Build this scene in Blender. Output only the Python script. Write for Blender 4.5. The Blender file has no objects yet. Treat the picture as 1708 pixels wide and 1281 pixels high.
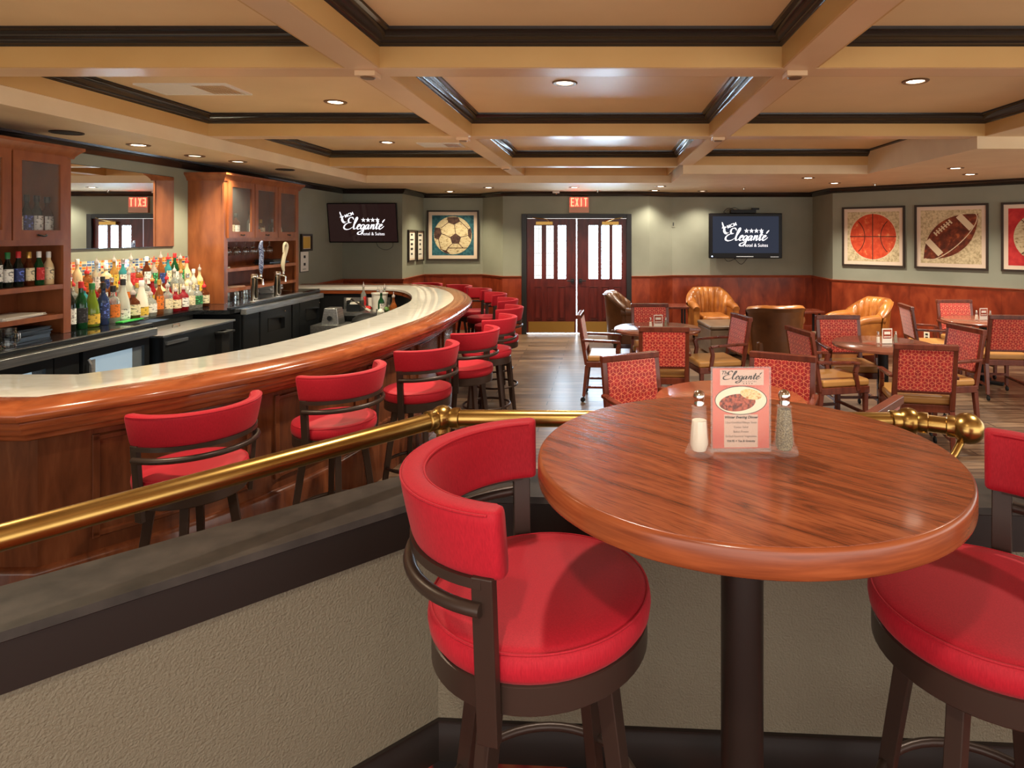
import bpy, bmesh, math, random
from mathutils import Vector, Matrix
PI = math.pi
scene = bpy.context.scene
COL = scene.collection
random.seed(7)

# ------------------------------------------------------------------ camera, world, exposure
cam_data = bpy.data.cameras.new('camera')
cam = bpy.data.objects.new('camera', cam_data)
COL.objects.link(cam)
cam.location = (0, 0, 1.8)
cam.rotation_euler = (PI / 2, 0, 0)
cam_data.sensor_fit = 'HORIZONTAL'
cam_data.sensor_width = 36.0
cam_data.lens = 1045.0 * 36.0 / 1708.0
cam_data.shift_x = -(1008.0 - 854.0) / 1708.0
cam_data.shift_y = -(640.5 - 391.0) / 1708.0
cam_data.clip_start = 0.05
scene.camera = cam

world = bpy.data.worlds.new('world')
scene.world = world
world.use_nodes = True
WB = world.node_tree.nodes['Background']
WB.inputs[0].default_value = (1.0, 0.95, 0.88, 1)
WB.inputs[1].default_value = 1.9

vs = scene.view_settings
vs.view_transform = 'Standard'
vs.look = 'None'
vs.gamma = 1.0
vs.use_curve_mapping = False
vs.exposure = 0.64
scene.cycles.diffuse_bounces = 6
DOWN_W = 115.0          # watts of one recessed lamp
DOOR_E = 21.0          # daylight in the door panes
LAMP_COL = (1.0, 0.90, 0.74)


# ------------------------------------------------------------------ helpers
def s2l(v):
    v /= 255.0
    return v / 12.92 if v <= 0.04045 else ((v + 0.055) / 1.055) ** 2.4


def C(r, g, b):
    return (s2l(r), s2l(g), s2l(b), 1.0)


def tag(o, label=None, cat=None, group=None, kind=None):
    if label:
        o['label'] = label
    if cat:
        o['category'] = cat
    if group:
        o['group'] = group
    if kind:
        o['kind'] = kind
    return o


def empty(name, loc=(0, 0, 0), rz=0.0, parent=None):
    o = bpy.data.objects.new(name, None)
    o.empty_display_size = 0.1
    COL.objects.link(o)
    o.location = loc
    o.rotation_euler = (0, 0, rz)
    o.parent = parent
    return o


def thing(name, label, cat, loc=(0, 0, 0), rz=0.0, group=None):
    return tag(empty(name, loc, rz), label, cat, group)


def copy_tree(o, parent=None):
    c = o.copy()
    COL.objects.link(c)
    c.parent = parent
    for ch in list(o.children):
        copy_tree(ch, c)
    return c


def cat_rom(pts, n=8, closed=False):
    out = []
    m = len(pts)
    segs = m if closed else m - 1
    for i in range(segs):
        if closed:
            p0, p1, p2, p3 = (pts[(i + k - 1) % m] for k in range(4))
        else:
            p1, p2 = pts[i], pts[i + 1]
            p0 = pts[i - 1] if i > 0 else tuple(2 * a - b for a, b in zip(p1, p2))
            p3 = pts[i + 2] if i + 2 < m else tuple(2 * a - b for a, b in zip(p2, p1))
        for k in range(n):
            t = k / n
            out.append(tuple(0.5 * (2 * b + (c - a) * t + (2 * a - 5 * b + 4 * c - d) * t * t + (3 * b - a - 3 * c + d) * t ** 3)
                             for a, b, c, d in zip(p0, p1, p2, p3)))
    if not closed:
        out.append(tuple(pts[-1]))
    return out


def offset_path(path, off, closed=False):
    """2D polyline moved to its left by off, mitred."""
    n = len(path)
    out = []
    for i in range(n):
        a = path[i - 1] if (i > 0 or closed) else None
        b = path[i]
        c = path[(i + 1) % n] if (i < n - 1 or closed) else None
        ds = []
        if a is not None:
            d = Vector((b[0] - a[0], b[1] - a[1])).normalized()
            ds.append(d)
        if c is not None:
            d = Vector((c[0] - b[0], c[1] - b[1])).normalized()
            ds.append(d)
        ns = [Vector((-d.y, d.x)) for d in ds]
        if len(ns) == 1:
            m = ns[0]
            k = 1.0
        else:
            m = (ns[0] + ns[1])
            if m.length < 1e-6:
                m = ns[0]
            m.normalize()
            k = 1.0 / max(0.3, m.dot(ns[0]))
        out.append((b[0] + m.x * off * k, b[1] + m.y * off * k))
    return out


class MB:
    def __init__(s):
        s.v = []
        s.f = []

    def add(s, vs_, fs):
        o = len(s.v)
        s.v += [tuple(v) for v in vs_]
        s.f += [tuple(i + o for i in f) for f in fs]
        return s

    def box(s, x0, x1, y0, y1, z0, z1):
        return s.add([(x0, y0, z0), (x1, y0, z0), (x1, y1, z0), (x0, y1, z0), (x0, y0, z1), (x1, y0, z1), (x1, y1, z1), (x0, y1, z1)],
                     [(0, 3, 2, 1), (4, 5, 6, 7), (0, 1, 5, 4), (1, 2, 6, 5), (2, 3, 7, 6), (3, 0, 4, 7)])

    def obox(s, c, size, rz=0.0, rx=0.0, ry=0.0):
        M = Matrix.Translation(c) @ Matrix.Rotation(rz, 4, 'Z') @ Matrix.Rotation(ry, 4, 'Y') @ Matrix.Rotation(rx, 4, 'X')
        a, b, d = (q / 2 for q in size)
        P = [M @ Vector(p) for p in ((-a, -b, -d), (a, -b, -d), (a, b, -d), (-a, b, -d), (-a, -b, d), (a, -b, d), (a, b, d), (-a, b, d))]
        return s.add(P, [(0, 3, 2, 1), (4, 5, 6, 7), (0, 1, 5, 4), (1, 2, 6, 5), (2, 3, 7, 6), (3, 0, 4, 7)])

    def beam(s, p, q, w, d, up=(0, 0, 1), w2=None, d2=None):
        """tapering square bar from p to q; w across, d along the up-ish side."""
        p, q = Vector(p), Vector(q)
        t = (q - p).normalized()
        a = t.cross(Vector(up))
        if a.length < 1e-4:
            a = t.cross(Vector((1, 0, 0)))
        a.normalize()
        b = a.cross(t).normalized()
        w2 = w if w2 is None else w2
        d2 = d if d2 is None else d2
        P = []
        for c, ww, dd in ((p, w, d), (q, w2, d2)):
            P += [c - a * ww / 2 - b * dd / 2, c + a * ww / 2 - b * dd / 2, c + a * ww / 2 + b * dd / 2, c - a * ww / 2 + b * dd / 2]
        return s.add(P, [(0, 3, 2, 1), (4, 5, 6, 7), (0, 1, 5, 4), (1, 2, 6, 5), (2, 3, 7, 6), (3, 0, 4, 7)])

    def prism(s, poly, z0, z1):
        n = len(poly)
        return s.add([(x, y, z0) for x, y in poly] + [(x, y, z1) for x, y in poly],
                     [tuple(range(n - 1, -1, -1)), tuple(range(n, 2 * n))] + [(i, (i + 1) % n, n + (i + 1) % n, n + i) for i in range(n)])

    def plate(s, poly, y0, y1):
        """polygon in X-Z given a depth along Y (front at y0)."""
        n = len(poly)
        return s.add([(x, y0, z) for x, z in poly] + [(x, y1, z) for x, z in poly],
                     [tuple(range(n)), tuple(range(2 * n - 1, n - 1, -1))] + [(i, n + i, n + (i + 1) % n, (i + 1) % n) for i in range(n)])

    def lathe(s, prof, seg=24, c=(0, 0, 0), ax='Z'):
        """prof: (r, z) from bottom to top; ends closed when r > 0."""
        base = len(s.v)
        m = len(prof)
        for r, z in prof:
            r = max(r, 1e-5)
            for k in range(seg):
                a = 2 * PI * k / seg
                p = (r * math.cos(a), r * math.sin(a), z)
                if ax == 'X':
                    p = (p[2], p[0], p[1])
                if ax == 'Y':
                    p = (p[0], p[2], -p[1])
                s.v.append((p[0] + c[0], p[1] + c[1], p[2] + c[2]))
        for i in range(m - 1):
            for k in range(seg):
                k2 = (k + 1) % seg
                s.f.append((base + i * seg + k, base + i * seg + k2, base + (i + 1) * seg + k2, base + (i + 1) * seg + k))
        s.f.append(tuple(base + k for k in range(seg - 1, -1, -1)))
        s.f.append(tuple(base + (m - 1) * seg + k for k in range(seg)))
        return s

    def tube(s, path, r, seg=10, closed=False, rs=None):
        P = [Vector(p) for p in path]
        n = len(P)
        base = len(s.v)
        prev = None
        for i in range(n):
            if closed:
                t = P[(i + 1) % n] - P[i - 1]
            else:
                t = P[min(i + 1, n - 1)] - P[max(i - 1, 0)]
            t.normalize()
            if prev is None:
                a = t.cross(Vector((0, 0, 1)))
                if a.length < 1e-3:
                    a = t.cross(Vector((1, 0, 0)))
            else:
                a = prev - t * prev.dot(t)
            a.normalize()
            prev = a
            b = t.cross(a)
            rr = rs[i] if rs else r
            for k in range(seg):
                g = 2 * PI * k / seg
                s.v.append(tuple(P[i] + a * math.cos(g) * rr + b * math.sin(g) * rr))
        m = n if closed else n - 1
        for i in range(m):
            j = (i + 1) % n
            for k in range(seg):
                k2 = (k + 1) % seg
                s.f.append((base + i * seg + k, base + i * seg + k2, base + j * seg + k2, base + j * seg + k))
        if not closed:
            s.f.append(tuple(base + k for k in range(seg - 1, -1, -1)))
            s.f.append(tuple(base + (n - 1) * seg + k for k in range(seg)))
        return s

    def sweep(s, path, prof, closed=False, cap=True):
        """closed profile [(offset to the left, z)] along a flat path, mitred."""
        rails = [offset_path(path, o, closed) for o, _ in prof]
        base = len(s.v)
        n, m = len(path), len(prof)
        for i in range(n):
            for j in range(m):
                s.v.append((rails[j][i][0], rails[j][i][1], prof[j][1]))
        for i in range(n if closed else n - 1):
            i2 = (i + 1) % n
            for j in range(m):
                j2 = (j + 1) % m
                s.f.append((base + i * m + j, base + i2 * m + j, base + i2 * m + j2, base + i * m + j2))
        if cap and not closed:
            s.f.append(tuple(base + j for j in range(m - 1, -1, -1)))
            s.f.append(tuple(base + (n - 1) * m + j for j in range(m)))
        return s

    def ball(s, c, r, seg=20, sz=1.0):
        prof = [(r * math.sin(PI * k / 12), -r * sz * math.cos(PI * k / 12)) for k in range(13)]
        return s.lathe(prof, seg, c)

    def rim_loop(s, pts_rings):
        """rings of equal length joined in order; closed both ways round the ring."""
        base = len(s.v)
        m = len(pts_rings[0])
        for ring in pts_rings:
            s.v += [tuple(p) for p in ring]
        for i in range(len(pts_rings) - 1):
            for k in range(m):
                k2 = (k + 1) % m
                s.f.append((base + i * m + k, base + i * m + k2, base + (i + 1) * m + k2, base + (i + 1) * m + k))
        s.f.append(tuple(base + k for k in range(m - 1, -1, -1)))
        s.f.append(tuple(base + (len(pts_rings) - 1) * m + k for k in range(m)))
        return s

    def build(s, name, mat, parent=None, smooth=35, bevel=0.0, loc=None, rz=None, seg=2, subd=0):
        me = bpy.data.meshes.new(name)
        me.from_pydata(s.v, [], s.f)
        bm = bmesh.new()
        bm.from_mesh(me)
        bmesh.ops.recalc_face_normals(bm, faces=bm.faces)
        bm.to_mesh(me)
        bm.free()
        if smooth:
            me.polygons.foreach_set('use_smooth', [True] * len(me.polygons))
            me.set_sharp_from_angle(angle=math.radians(smooth))
        me.materials.append(mat)
        o = bpy.data.objects.new(name, me)
        COL.objects.link(o)
        o.parent = parent
        if loc is not None:
            o.location = loc
        if rz is not None:
            o.rotation_euler = (0, 0, rz)
        if bevel:
            b = o.modifiers.new('edge', 'BEVEL')
            b.width = bevel
            b.segments = seg
            b.limit_method = 'ANGLE'
            b.angle_limit = math.radians(40)
            b.harden_normals = True
        if subd:
            b = o.modifiers.new('sub', 'SUBSURF')
            b.levels = subd
            b.render_levels = subd
        return o


def text_mb(body, size, mb=None, loc=(0, 0, 0), depth=0.001, align='CENTER', bold=0.0, shear=0.0, rot=0.0, plane='XZ', sx=1.0):
    cu = bpy.data.curves.new('t', 'FONT')
    cu.body = body
    cu.size = size
    cu.align_x = align
    cu.extrude = depth / 2
    cu.offset = bold
    cu.shear = shear
    cu.resolution_u = 3
    o = bpy.data.objects.new('t', cu)
    COL.objects.link(o)
    dg = bpy.context.evaluated_depsgraph_get()
    me = bpy.data.meshes.new_from_object(o.evaluated_get(dg))
    bpy.data.objects.remove(o)
    mb = mb or MB()
    ca, sa = math.cos(rot), math.sin(rot)
    vs_ = []
    for v in me.vertices:
        x, y, z = v.co
        x *= sx
        x, y = x * ca - y * sa, x * sa + y * ca
        if plane == 'XZ':
            vs_.append((x + loc[0], -z + loc[1], y + loc[2]))
        else:
            vs_.append((x + loc[0], y + loc[1], z + loc[2]))
    mb.add(vs_, [tuple(p.vertices) for p in me.polygons])
    bpy.data.meshes.remove(me)
    return mb


def pen(mb, pts, w, y, depth=0.001, n=6, ang=0.9, thin=0.35):
    """a broad-nib stroke in the X-Z plane through pts."""
    P = cat_rom(pts, n)
    L, R = [], []
    for i, p in enumerate(P):
        a = P[max(i - 1, 0)]
        b = P[min(i + 1, len(P) - 1)]
        d = Vector((b[0] - a[0], b[1] - a[1]))
        if d.length < 1e-9:
            d = Vector((1, 0))
        d.normalize()
        k = thin + (1 - thin) * abs(math.sin(math.atan2(d.y, d.x) + ang - PI / 2 + 0.4))
        e = min(1.0, 0.35 + 3.0 * min(i, len(P) - 1 - i) / len(P))
        ww = w * k * e / 2
        L.append((p[0] - d.y * ww, p[1] + d.x * ww))
        R.append((p[0] + d.y * ww, p[1] - d.x * ww))
    m = len(P)
    vs_ = [(x, y, z) for x, z in L] + [(x, y, z) for x, z in R]
    fs = [(i, i + 1, m + i + 1, m + i) for i in range(m - 1)]
    mb.add(vs_, fs)
    return mb


SCRIPT = [
    [(1.75, 2.15), (1.45, 2.6), (0.85, 2.55), (0.6, 2.05), (0.8, 1.55), (1.35, 1.5)],
    [(1.2, 1.45), (0.5, 1.35), (-0.1, 0.85), (-0.15, 0.25), (0.4, -0.05), (1.1, 0.05), (1.8, 0.5)],
    [(1.8, 0.5), (2.25, 1.4), (2.55, 2.3), (2.4, 2.65), (2.15, 2.1), (2.0, 0.8), (2.1, 0.1), (2.5, 0.15), (2.75, 0.45)],
    [(2.7, 0.45), (3.2, 0.65), (3.4, 0.95), (3.15, 1.08), (2.9, 0.75), (2.85, 0.25), (3.1, 0.0), (3.6, 0.3)],
    [(4.35, 0.85), (4.1, 1.05), (3.75, 0.8), (3.62, 0.35), (3.8, 0.02), (4.1, 0.25), (4.4, 0.95)],
    [(4.42, 1.02), (4.35, 0.3), (4.2, -0.6), (3.7, -1.15), (3.15, -1.05), (3.2, -0.7), (3.9, -0.35), (4.7, 0.3)],
    [(5.35, 0.85), (5.1, 1.05), (4.75, 0.8), (4.62, 0.35), (4.8, 0.02), (5.1, 0.25), (5.4, 1.0), (5.3, 0.3), (5.4, 0.0), (5.8, 0.35)],
    [(5.8, 0.35), (6.05, 1.05), (5.95, 0.55), (5.9, 0.0)],
    [(5.92, 0.35), (6.25, 0.95), (6.5, 0.95), (6.45, 0.4), (6.5, 0.02), (6.9, 0.35)],
    [(6.85, 0.35), (7.2, 1.2), (7.35, 1.9), (7.15, 0.6), (7.2, 0.02), (7.6, 0.3)],
    [(6.85, 1.12), (7.3, 1.15), (7.75, 1.22)],
    [(7.6, 0.35), (8.1, 0.65), (8.3, 0.95), (8.05, 1.08), (7.8, 0.75), (7.75, 0.25), (8.0, 0.0), (8.5, 0.35), (8.8, 0.7)],
    [(8.3, 1.45), (8.45, 1.75), (8.75, 2.2)],
]


def logo(parent, mat, x0, z0, width, y, full=True):
    """hotel logo: script word, four stars, small capitals; x0,z0 = left end of the baseline."""
    k = width / 9.4
    sh = 0.22
    mb = MB()
    for st in SCRIPT:
        pen(mb, [(x0 + (px + sh * pz) * k, z0 + pz * k) for px, pz in st], 0.36 * k if full else 0.26 * k, y)
    # bottle flourish at the upper corner
    for st in ([(-0.9, 3.9), (-0.75, 3.3), (-0.5, 2.8)], [(-0.9, 2.9), (-0.4, 2.4), (-0.3, 1.9), (0.1, 1.6), (0.5, 1.7)],
               [(0.1, 2.9), (-0.4, 2.6), (-0.6, 2.1), (-0.3, 1.5), (0.2, 1.35)], [(-1.0, 2.6), (-0.6, 2.7), (-0.1, 3.0)]):
        pen(mb, [(x0 + (a + 0.1) * k, z0 + b * k) for a, b in st], 0.26 * k, y)
    o = mb.build('script_lettering', mat, parent, smooth=0)
    mb = text_mb('MCM', 0.95 * k, None, (x0 + 0.35 * k, y, z0 + 2.55 * k), 0.0006, 'LEFT', bold=0.02 * k, rot=0.35)
    text_mb('Hotel & Suites', 1.0 * k, mb, (x0 + 9.0 * k, y, z0 - 1.35 * k), 0.0006, 'RIGHT', sx=0.92)
    mb.build('small_lettering', mat, parent, smooth=0)
    mb = MB()
    for q in range(4):
        cx, cz = x0 + (4.4 + 1.05 * q) * k, z0 + 2.05 * k
        poly = []
        for i in range(10):
            r = 0.55 * k if i % 2 == 0 else 0.22 * k
            poly.append((cx + r * math.sin(PI * i / 5), cz + r * math.cos(PI * i / 5)))
        vs_ = [(cx, y, cz)] + [(a, y, b) for a, b in poly]
        mb.add(vs_, [(0, 1 + i, 1 + (i + 1) % 10) for i in range(10)])
    mb.build('star_lettering', mat, parent, smooth=0)


# ------------------------------------------------------------------ materials
def mat(name, col, rough=0.5, metal=0.0, spec=0.5, emit=None, estr=0.0, trans=0.0, ior=1.45, coat=0.0, bump=None, sheen=0.0, alpha=1.0):
    m = bpy.data.materials.new(name)
    m.use_nodes = True
    nt = m.node_tree
    b = nt.nodes['Principled BSDF']
    b.inputs['Base Color'].default_value = col
    b.inputs['Roughness'].default_value = rough
    b.inputs['Metallic'].default_value = metal
    b.inputs['Specular IOR Level'].default_value = spec
    b.inputs['IOR'].default_value = ior
    b.inputs['Transmission Weight'].default_value = trans
    b.inputs['Coat Weight'].default_value = coat
    b.inputs['Coat Roughness'].default_value = 0.08
    b.inputs['Sheen Weight'].default_value = sheen
    b.inputs['Alpha'].default_value = alpha
    if emit:
        b.inputs['Emission Color'].default_value = emit
        b.inputs['Emission Strength'].default_value = estr
    if bump:
        scale, strength, dist = bump
        tc = nt.nodes.new('ShaderNodeTexCoord')
        nz = nt.nodes.new('ShaderNodeTexNoise')
        nz.inputs['Scale'].default_value = scale
        nz.inputs['Detail'].default_value = 3
        bp = nt.nodes.new('ShaderNodeBump')
        bp.inputs['Strength'].default_value = strength
        bp.inputs['Distance'].default_value = dist
        nt.links.new(tc.outputs['Object'], nz.inputs['Vector'])
        nt.links.new(nz.outputs['Fac'], bp.inputs['Height'])
        nt.links.new(bp.outputs['Normal'], b.inputs['Normal'])
    return m


def nodes_of(m):
    nt = m.node_tree
    return nt, nt.nodes['Principled BSDF'], nt.nodes.new, nt.links.new


def noisy(name, cols, scale=(1, 1, 1), nscale=5.0, detail=4, rough=0.5, bumpk=0.0, bdist=0.002, dist=0.0, **kw):
    """colour ramp over stretched noise."""
    m = mat(name, cols[0][1], rough, **kw)
    nt, b, N, Lk = nodes_of(m)
    tc = N('ShaderNodeTexCoord')
    mp = N('ShaderNodeMapping')
    mp.inputs['Scale'].default_value = scale
    nz = N('ShaderNodeTexNoise')
    nz.inputs['Scale'].default_value = nscale
    nz.inputs['Detail'].default_value = detail
    nz.inputs['Distortion'].default_value = dist
    rp = N('ShaderNodeValToRGB')
    el = rp.color_ramp.elements
    while len(el) < len(cols):
        el.new(0.5)
    for e, (p, c_) in zip(el, cols):
        e.position = p
        e.color = c_
    Lk(tc.outputs['Object'], mp.inputs['Vector'])
    Lk(mp.outputs['Vector'], nz.inputs['Vector'])
    Lk(nz.outputs['Fac'], rp.inputs['Fac'])
    Lk(rp.outputs['Color'], b.inputs['Base Color'])
    if bumpk:
        bp = N('ShaderNodeBump')
        bp.inputs['Strength'].default_value = bumpk
        bp.inputs['Distance'].default_value = bdist
        Lk(nz.outputs['Fac'], bp.inputs['Height'])
        Lk(bp.outputs['Normal'], b.inputs['Normal'])
    return m


M = {}
M['wall'] = noisy('sage wall paint', [(0.3, C(136, 138, 122)), (0.7, C(146, 147, 131))], nscale=2.0, rough=0.55, spec=0.3)
M['halfwall'] = mat('textured taupe wall', C(119, 110, 92), 0.55, spec=0.35, bump=(170, 0.9, 0.005))
M['ceil'] = noisy('tan ceiling paint', [(0.3, C(220, 190, 146)), (0.7, C(230, 200, 156))], nscale=1.6, rough=0.42, spec=0.4, bumpk=0.03)
M['soffit'] = noisy('textured tan soffit paint', [(0.35, C(220, 194, 156)), (0.7, C(228, 204, 166))], nscale=3.0, rough=0.5, spec=0.3)
M['ochre'] = noisy('ochre beam paint', [(0.3, C(196, 152, 92)), (0.7, C(206, 164, 104))], nscale=2.0, rough=0.38, spec=0.45)
M['beam'] = noisy('beam underside paint', [(0.3, C(212, 176, 136)), (0.7, C(220, 186, 146))], nscale=2.0, rough=0.33, spec=0.5)
M['crown'] = mat('espresso moulding', C(40, 32, 28), 0.2, spec=0.6)
M['darktrim'] = mat('black brown trim', C(31, 24, 20), 0.38, spec=0.5)
M['captop'] = noisy('worn dark cap', [(0.3, C(46, 40, 37)), (0.7, C(66, 58, 53))], scale=(3, 3, 2), nscale=5, rough=0.5, spec=0.15)
M['wains'] = noisy('cherry wainscot', [(0.3, C(100, 36, 20)), (0.5, C(128, 50, 28)), (0.75, C(156, 70, 40))], scale=(3, 3, 1.4), nscale=2.2, detail=6, rough=0.3, spec=0.5, dist=0.6)
M['railwood'] = noisy('cherry rail', [(0.3, C(140, 62, 38)), (0.7, C(165, 82, 52))], scale=(2, 2, 10), nscale=4.0, rough=0.3)
M['barwood'] = noisy('amber bar wood', [(0.25, C(122, 56, 28)), (0.55, C(154, 78, 42)), (0.8, C(174, 98, 56))], scale=(2, 2, 14), nscale=3.0, detail=6, rough=0.2, coat=0.3, dist=0.5)
M['barpanel'] = noisy('dark cherry bar panels', [(0.25, C(84, 42, 24)), (0.55, C(112, 60, 34)), (0.8, C(130, 76, 46))], scale=(5, 5, 0.9), nscale=4.0, detail=6, rough=0.26, coat=0.2, dist=0.4)
M['cabwood'] = noisy('orange cherry cabinet wood', [(0.25, C(122, 66, 38)), (0.55, C(148, 84, 48)), (0.8, C(164, 98, 60))], scale=(3, 3, 0.8), nscale=4.0, detail=5, rough=0.3, dist=0.4)
M['cabin'] = noisy('cabinet interior wood', [(0.3, C(112, 56, 26)), (0.7, C(140, 74, 38))], scale=(3, 3, 0.8), nscale=4.0, rough=0.5)
M['marble'] = noisy('cream marble', [(0.3, C(232, 227, 218)), (0.5, C(241, 237, 229)), (0.75, C(246, 242, 235))], scale=(1.2, 3, 2), nscale=5.0, detail=8, rough=0.1, dist=1.2, coat=0.2)
M['red'] = noisy('red upholstery', [(0.3, C(160, 18, 34)), (0.7, C(182, 27, 43))], scale=(60, 60, 8), nscale=6.0, rough=0.6, spec=0.25, sheen=0.05, bumpk=0.12, bdist=0.001)
M['bronze'] = mat('bronze painted metal', C(62, 47, 40), 0.36, metal=0.35, spec=0.5)
M['brass'] = noisy('polished brass', [(0.3, C(158, 122, 62)), (0.7, C(188, 152, 88))], nscale=6.0, rough=0.27, metal=1.0, bumpk=0.02)
M['gold'] = mat('kick plate brass', C(190, 150, 80), 0.28, metal=0.8)
M['steel'] = noisy('brushed steel', [(0.3, C(150, 150, 150)), (0.7, C(188, 188, 186))], scale=(6, 0.5, 10), nscale=8, rough=0.3, metal=0.9)
M['chrome'] = mat('chrome', C(215, 210, 200), 0.1, metal=1.0)
M['black'] = mat('black appliance enamel', C(30, 32, 35), 0.3, spec=0.5)
M['blackmat'] = mat('matte black', C(20, 20, 21), 0.6)
M['granite'] = noisy('black granite', [(0.45, C(16, 17, 19)), (0.8, C(48, 50, 54))], nscale=120, rough=0.08, coat=0.4)
M['chairwood'] = noisy('mahogany chair wood', [(0.3, C(86, 36, 24)), (0.7, C(112, 52, 34))], scale=(4, 4, 1), nscale=5.0, rough=0.25, coat=0.2)
M['tan'] = mat('tan vinyl seat', C(178, 128, 70), 0.35, spec=0.5)
M['tabletop'] = noisy('dining table laminate', [(0.3, C(118, 70, 54)), (0.7, C(142, 88, 68))], scale=(1, 6, 1), nscale=4, rough=0.2, coat=0.3)
M['leather'] = noisy('caramel leather', [(0.25, C(120, 66, 26)), (0.55, C(168, 102, 44)), (0.8, C(198, 134, 66))], nscale=5.0, detail=5, rough=0.3, coat=0.15)
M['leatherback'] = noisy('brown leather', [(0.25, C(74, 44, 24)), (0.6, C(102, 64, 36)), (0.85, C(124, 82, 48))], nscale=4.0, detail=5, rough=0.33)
M['leatherdark'] = noisy('grey brown leather', [(0.3, C(88, 70, 54)), (0.7, C(118, 98, 78))], nscale=5.0, rough=0.3)
M['white'] = mat('white plastic', C(232, 228, 218), 0.4)
M['offwhite'] = mat('picture mat board', C(222, 200, 178), 0.7)
M['artframe'] = mat('dark picture frame', C(52, 42, 35), 0.4)
M['glass'] = mat('clear glass', (0.95, 0.97, 0.96, 1), 0.02, trans=1.0, ior=1.45)
M['acrylic'] = mat('clear acrylic', (0.97, 0.97, 0.97, 1), 0.03, alpha=0.07)
M['shakerglass'] = mat('shaker glass', (0.95, 0.96, 0.94, 1), 0.04, alpha=0.10, coat=0.2)
M['pane'] = mat('cabinet door glass', (0.5, 0.5, 0.48, 1), 0.03, alpha=0.10)
M['mirror'] = mat('mirror', (0.86, 0.88, 0.86, 1), 0.0, metal=1.0)
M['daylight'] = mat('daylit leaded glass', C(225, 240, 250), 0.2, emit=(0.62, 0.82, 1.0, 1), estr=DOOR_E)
M['daylight2'] = mat('dimmer daylit leaded glass', C(205, 205, 195), 0.2, emit=(0.86, 0.92, 0.95, 1), estr=0.9)  # weaker daylight put into the glow of the two duller panes
M['daygap'] = mat('daylight in the door gap', C(225, 240, 250), 0.2, emit=(0.75, 0.9, 1.0, 1), estr=9.0)
M['came'] = mat('leading', C(110, 108, 98), 0.4, metal=0.6)
M['doorwood'] = noisy('burgundy door wood', [(0.3, C(70, 22, 20)), (0.7, C(100, 34, 28))], scale=(5, 5, 0.8), nscale=4, rough=0.3)
M['doorframe'] = mat('black door frame', C(34, 33, 33), 0.35)
M['lens'] = mat('lit lamp lens', C(255, 240, 215), 0.3, emit=(1.0, 0.86, 0.66, 1), estr=14.0)
M['lensdim'] = mat('dim lamp lens', C(240, 220, 190), 0.3, emit=(1.0, 0.82, 0.6, 1), estr=2.0)
M['trimring'] = mat('bronze lamp trim', C(120, 92, 66), 0.35, metal=0.4)
M['exitbody'] = mat('exit sign housing', C(205, 150, 125), 0.4)
M['exitred'] = mat('lit red letters', C(255, 60, 40), 0.4, emit=(1.0, 0.10, 0.05, 1), estr=5.0)
M['exitpanel'] = mat('exit sign face', C(190, 120, 100), 0.4, emit=(1.0, 0.12, 0.08, 1), estr=0.35)
M['screen'] = mat('tv screen lit navy', C(6, 7, 10), 0.3, emit=C(48, 54, 70), estr=0.55, spec=0.1)
M['screen2'] = mat('dark glossy tv screen', C(14, 10, 10), 0.04, emit=C(44, 28, 26), estr=0.5)
M['logowhite'] = mat('lit white lettering', C(235, 235, 240), 0.4, emit=(0.9, 0.9, 0.95, 1), estr=0.75)
M['tvbody'] = mat('tv housing', C(14, 11, 12), 0.3, spec=0.2)
M['led'] = mat('blue led', C(180, 200, 255), 0.4, emit=(0.4, 0.55, 1, 1), estr=6)
M['coolglow'] = mat('lit cooler interior', C(120, 140, 150), 0.5, emit=(0.5, 0.68, 0.8, 1), estr=0.45)
M['coolglass'] = mat('cooler door glass', (0.5, 0.56, 0.6, 1), 0.03, alpha=0.15)
M['carpet'] = noisy('patterned carpet', [(0.42, C(30, 22, 22)), (0.5, C(140, 36, 30)), (0.62, C(160, 80, 50))], nscale=14, detail=1, rough=0.95)
M['salt'] = mat('salt', C(236, 226, 206), 0.9)
M['pepper'] = noisy('pepper', [(0.4, C(84, 72, 50)), (0.6, C(160, 144, 108))], nscale=400, rough=0.9)
M['paper'] = mat('white paper', C(232, 226, 214), 0.7)
M['papergold'] = mat('gold certificate paper', C(200, 160, 60), 0.6)
M['dark'] = mat('dark ink', C(40, 36, 32), 0.7)
M['coral'] = noisy('coral menu card', [(0.35, C(206, 80, 56)), (0.6, C(222, 120, 96)), (0.75, C(224, 150, 126))], nscale=9, detail=1, rough=0.6)
M['menupale'] = mat('pale menu paper', C(214, 180, 158), 0.6)
M['steak'] = noisy('grilled steak picture', [(0.4, C(96, 34, 18)), (0.6, C(190, 90, 60))], scale=(1, 1, 1), nscale=160, rough=0.6)
M['potato'] = noisy('potato picture', [(0.4, C(230, 190, 120)), (0.55, C(240, 215, 160)), (0.7, C(190, 120, 40))], nscale=150, rough=0.6)
M['plateink'] = mat('plate picture', C(238, 226, 196), 0.6)
M['yellow'] = mat('lemon yellow', C(225, 170, 30), 0.4)
M['green'] = mat('herb green', C(90, 130, 60), 0.6)
M['redcloth'] = mat('red rag', C(205, 50, 50), 0.8)
M['rubber'] = mat('black rubber', C(18, 18, 18), 0.7)
M['tapblue'] = noisy('blue scaled tap handle', [(0.45, C(40, 52, 90)), (0.6, C(150, 160, 190))], nscale=90, rough=0.3)
M['bone'] = mat('pale grey tap handle', C(190, 180, 155), 0.4)
M['outlet'] = mat('ivory outlet', C(225, 215, 190), 0.5)


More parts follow.
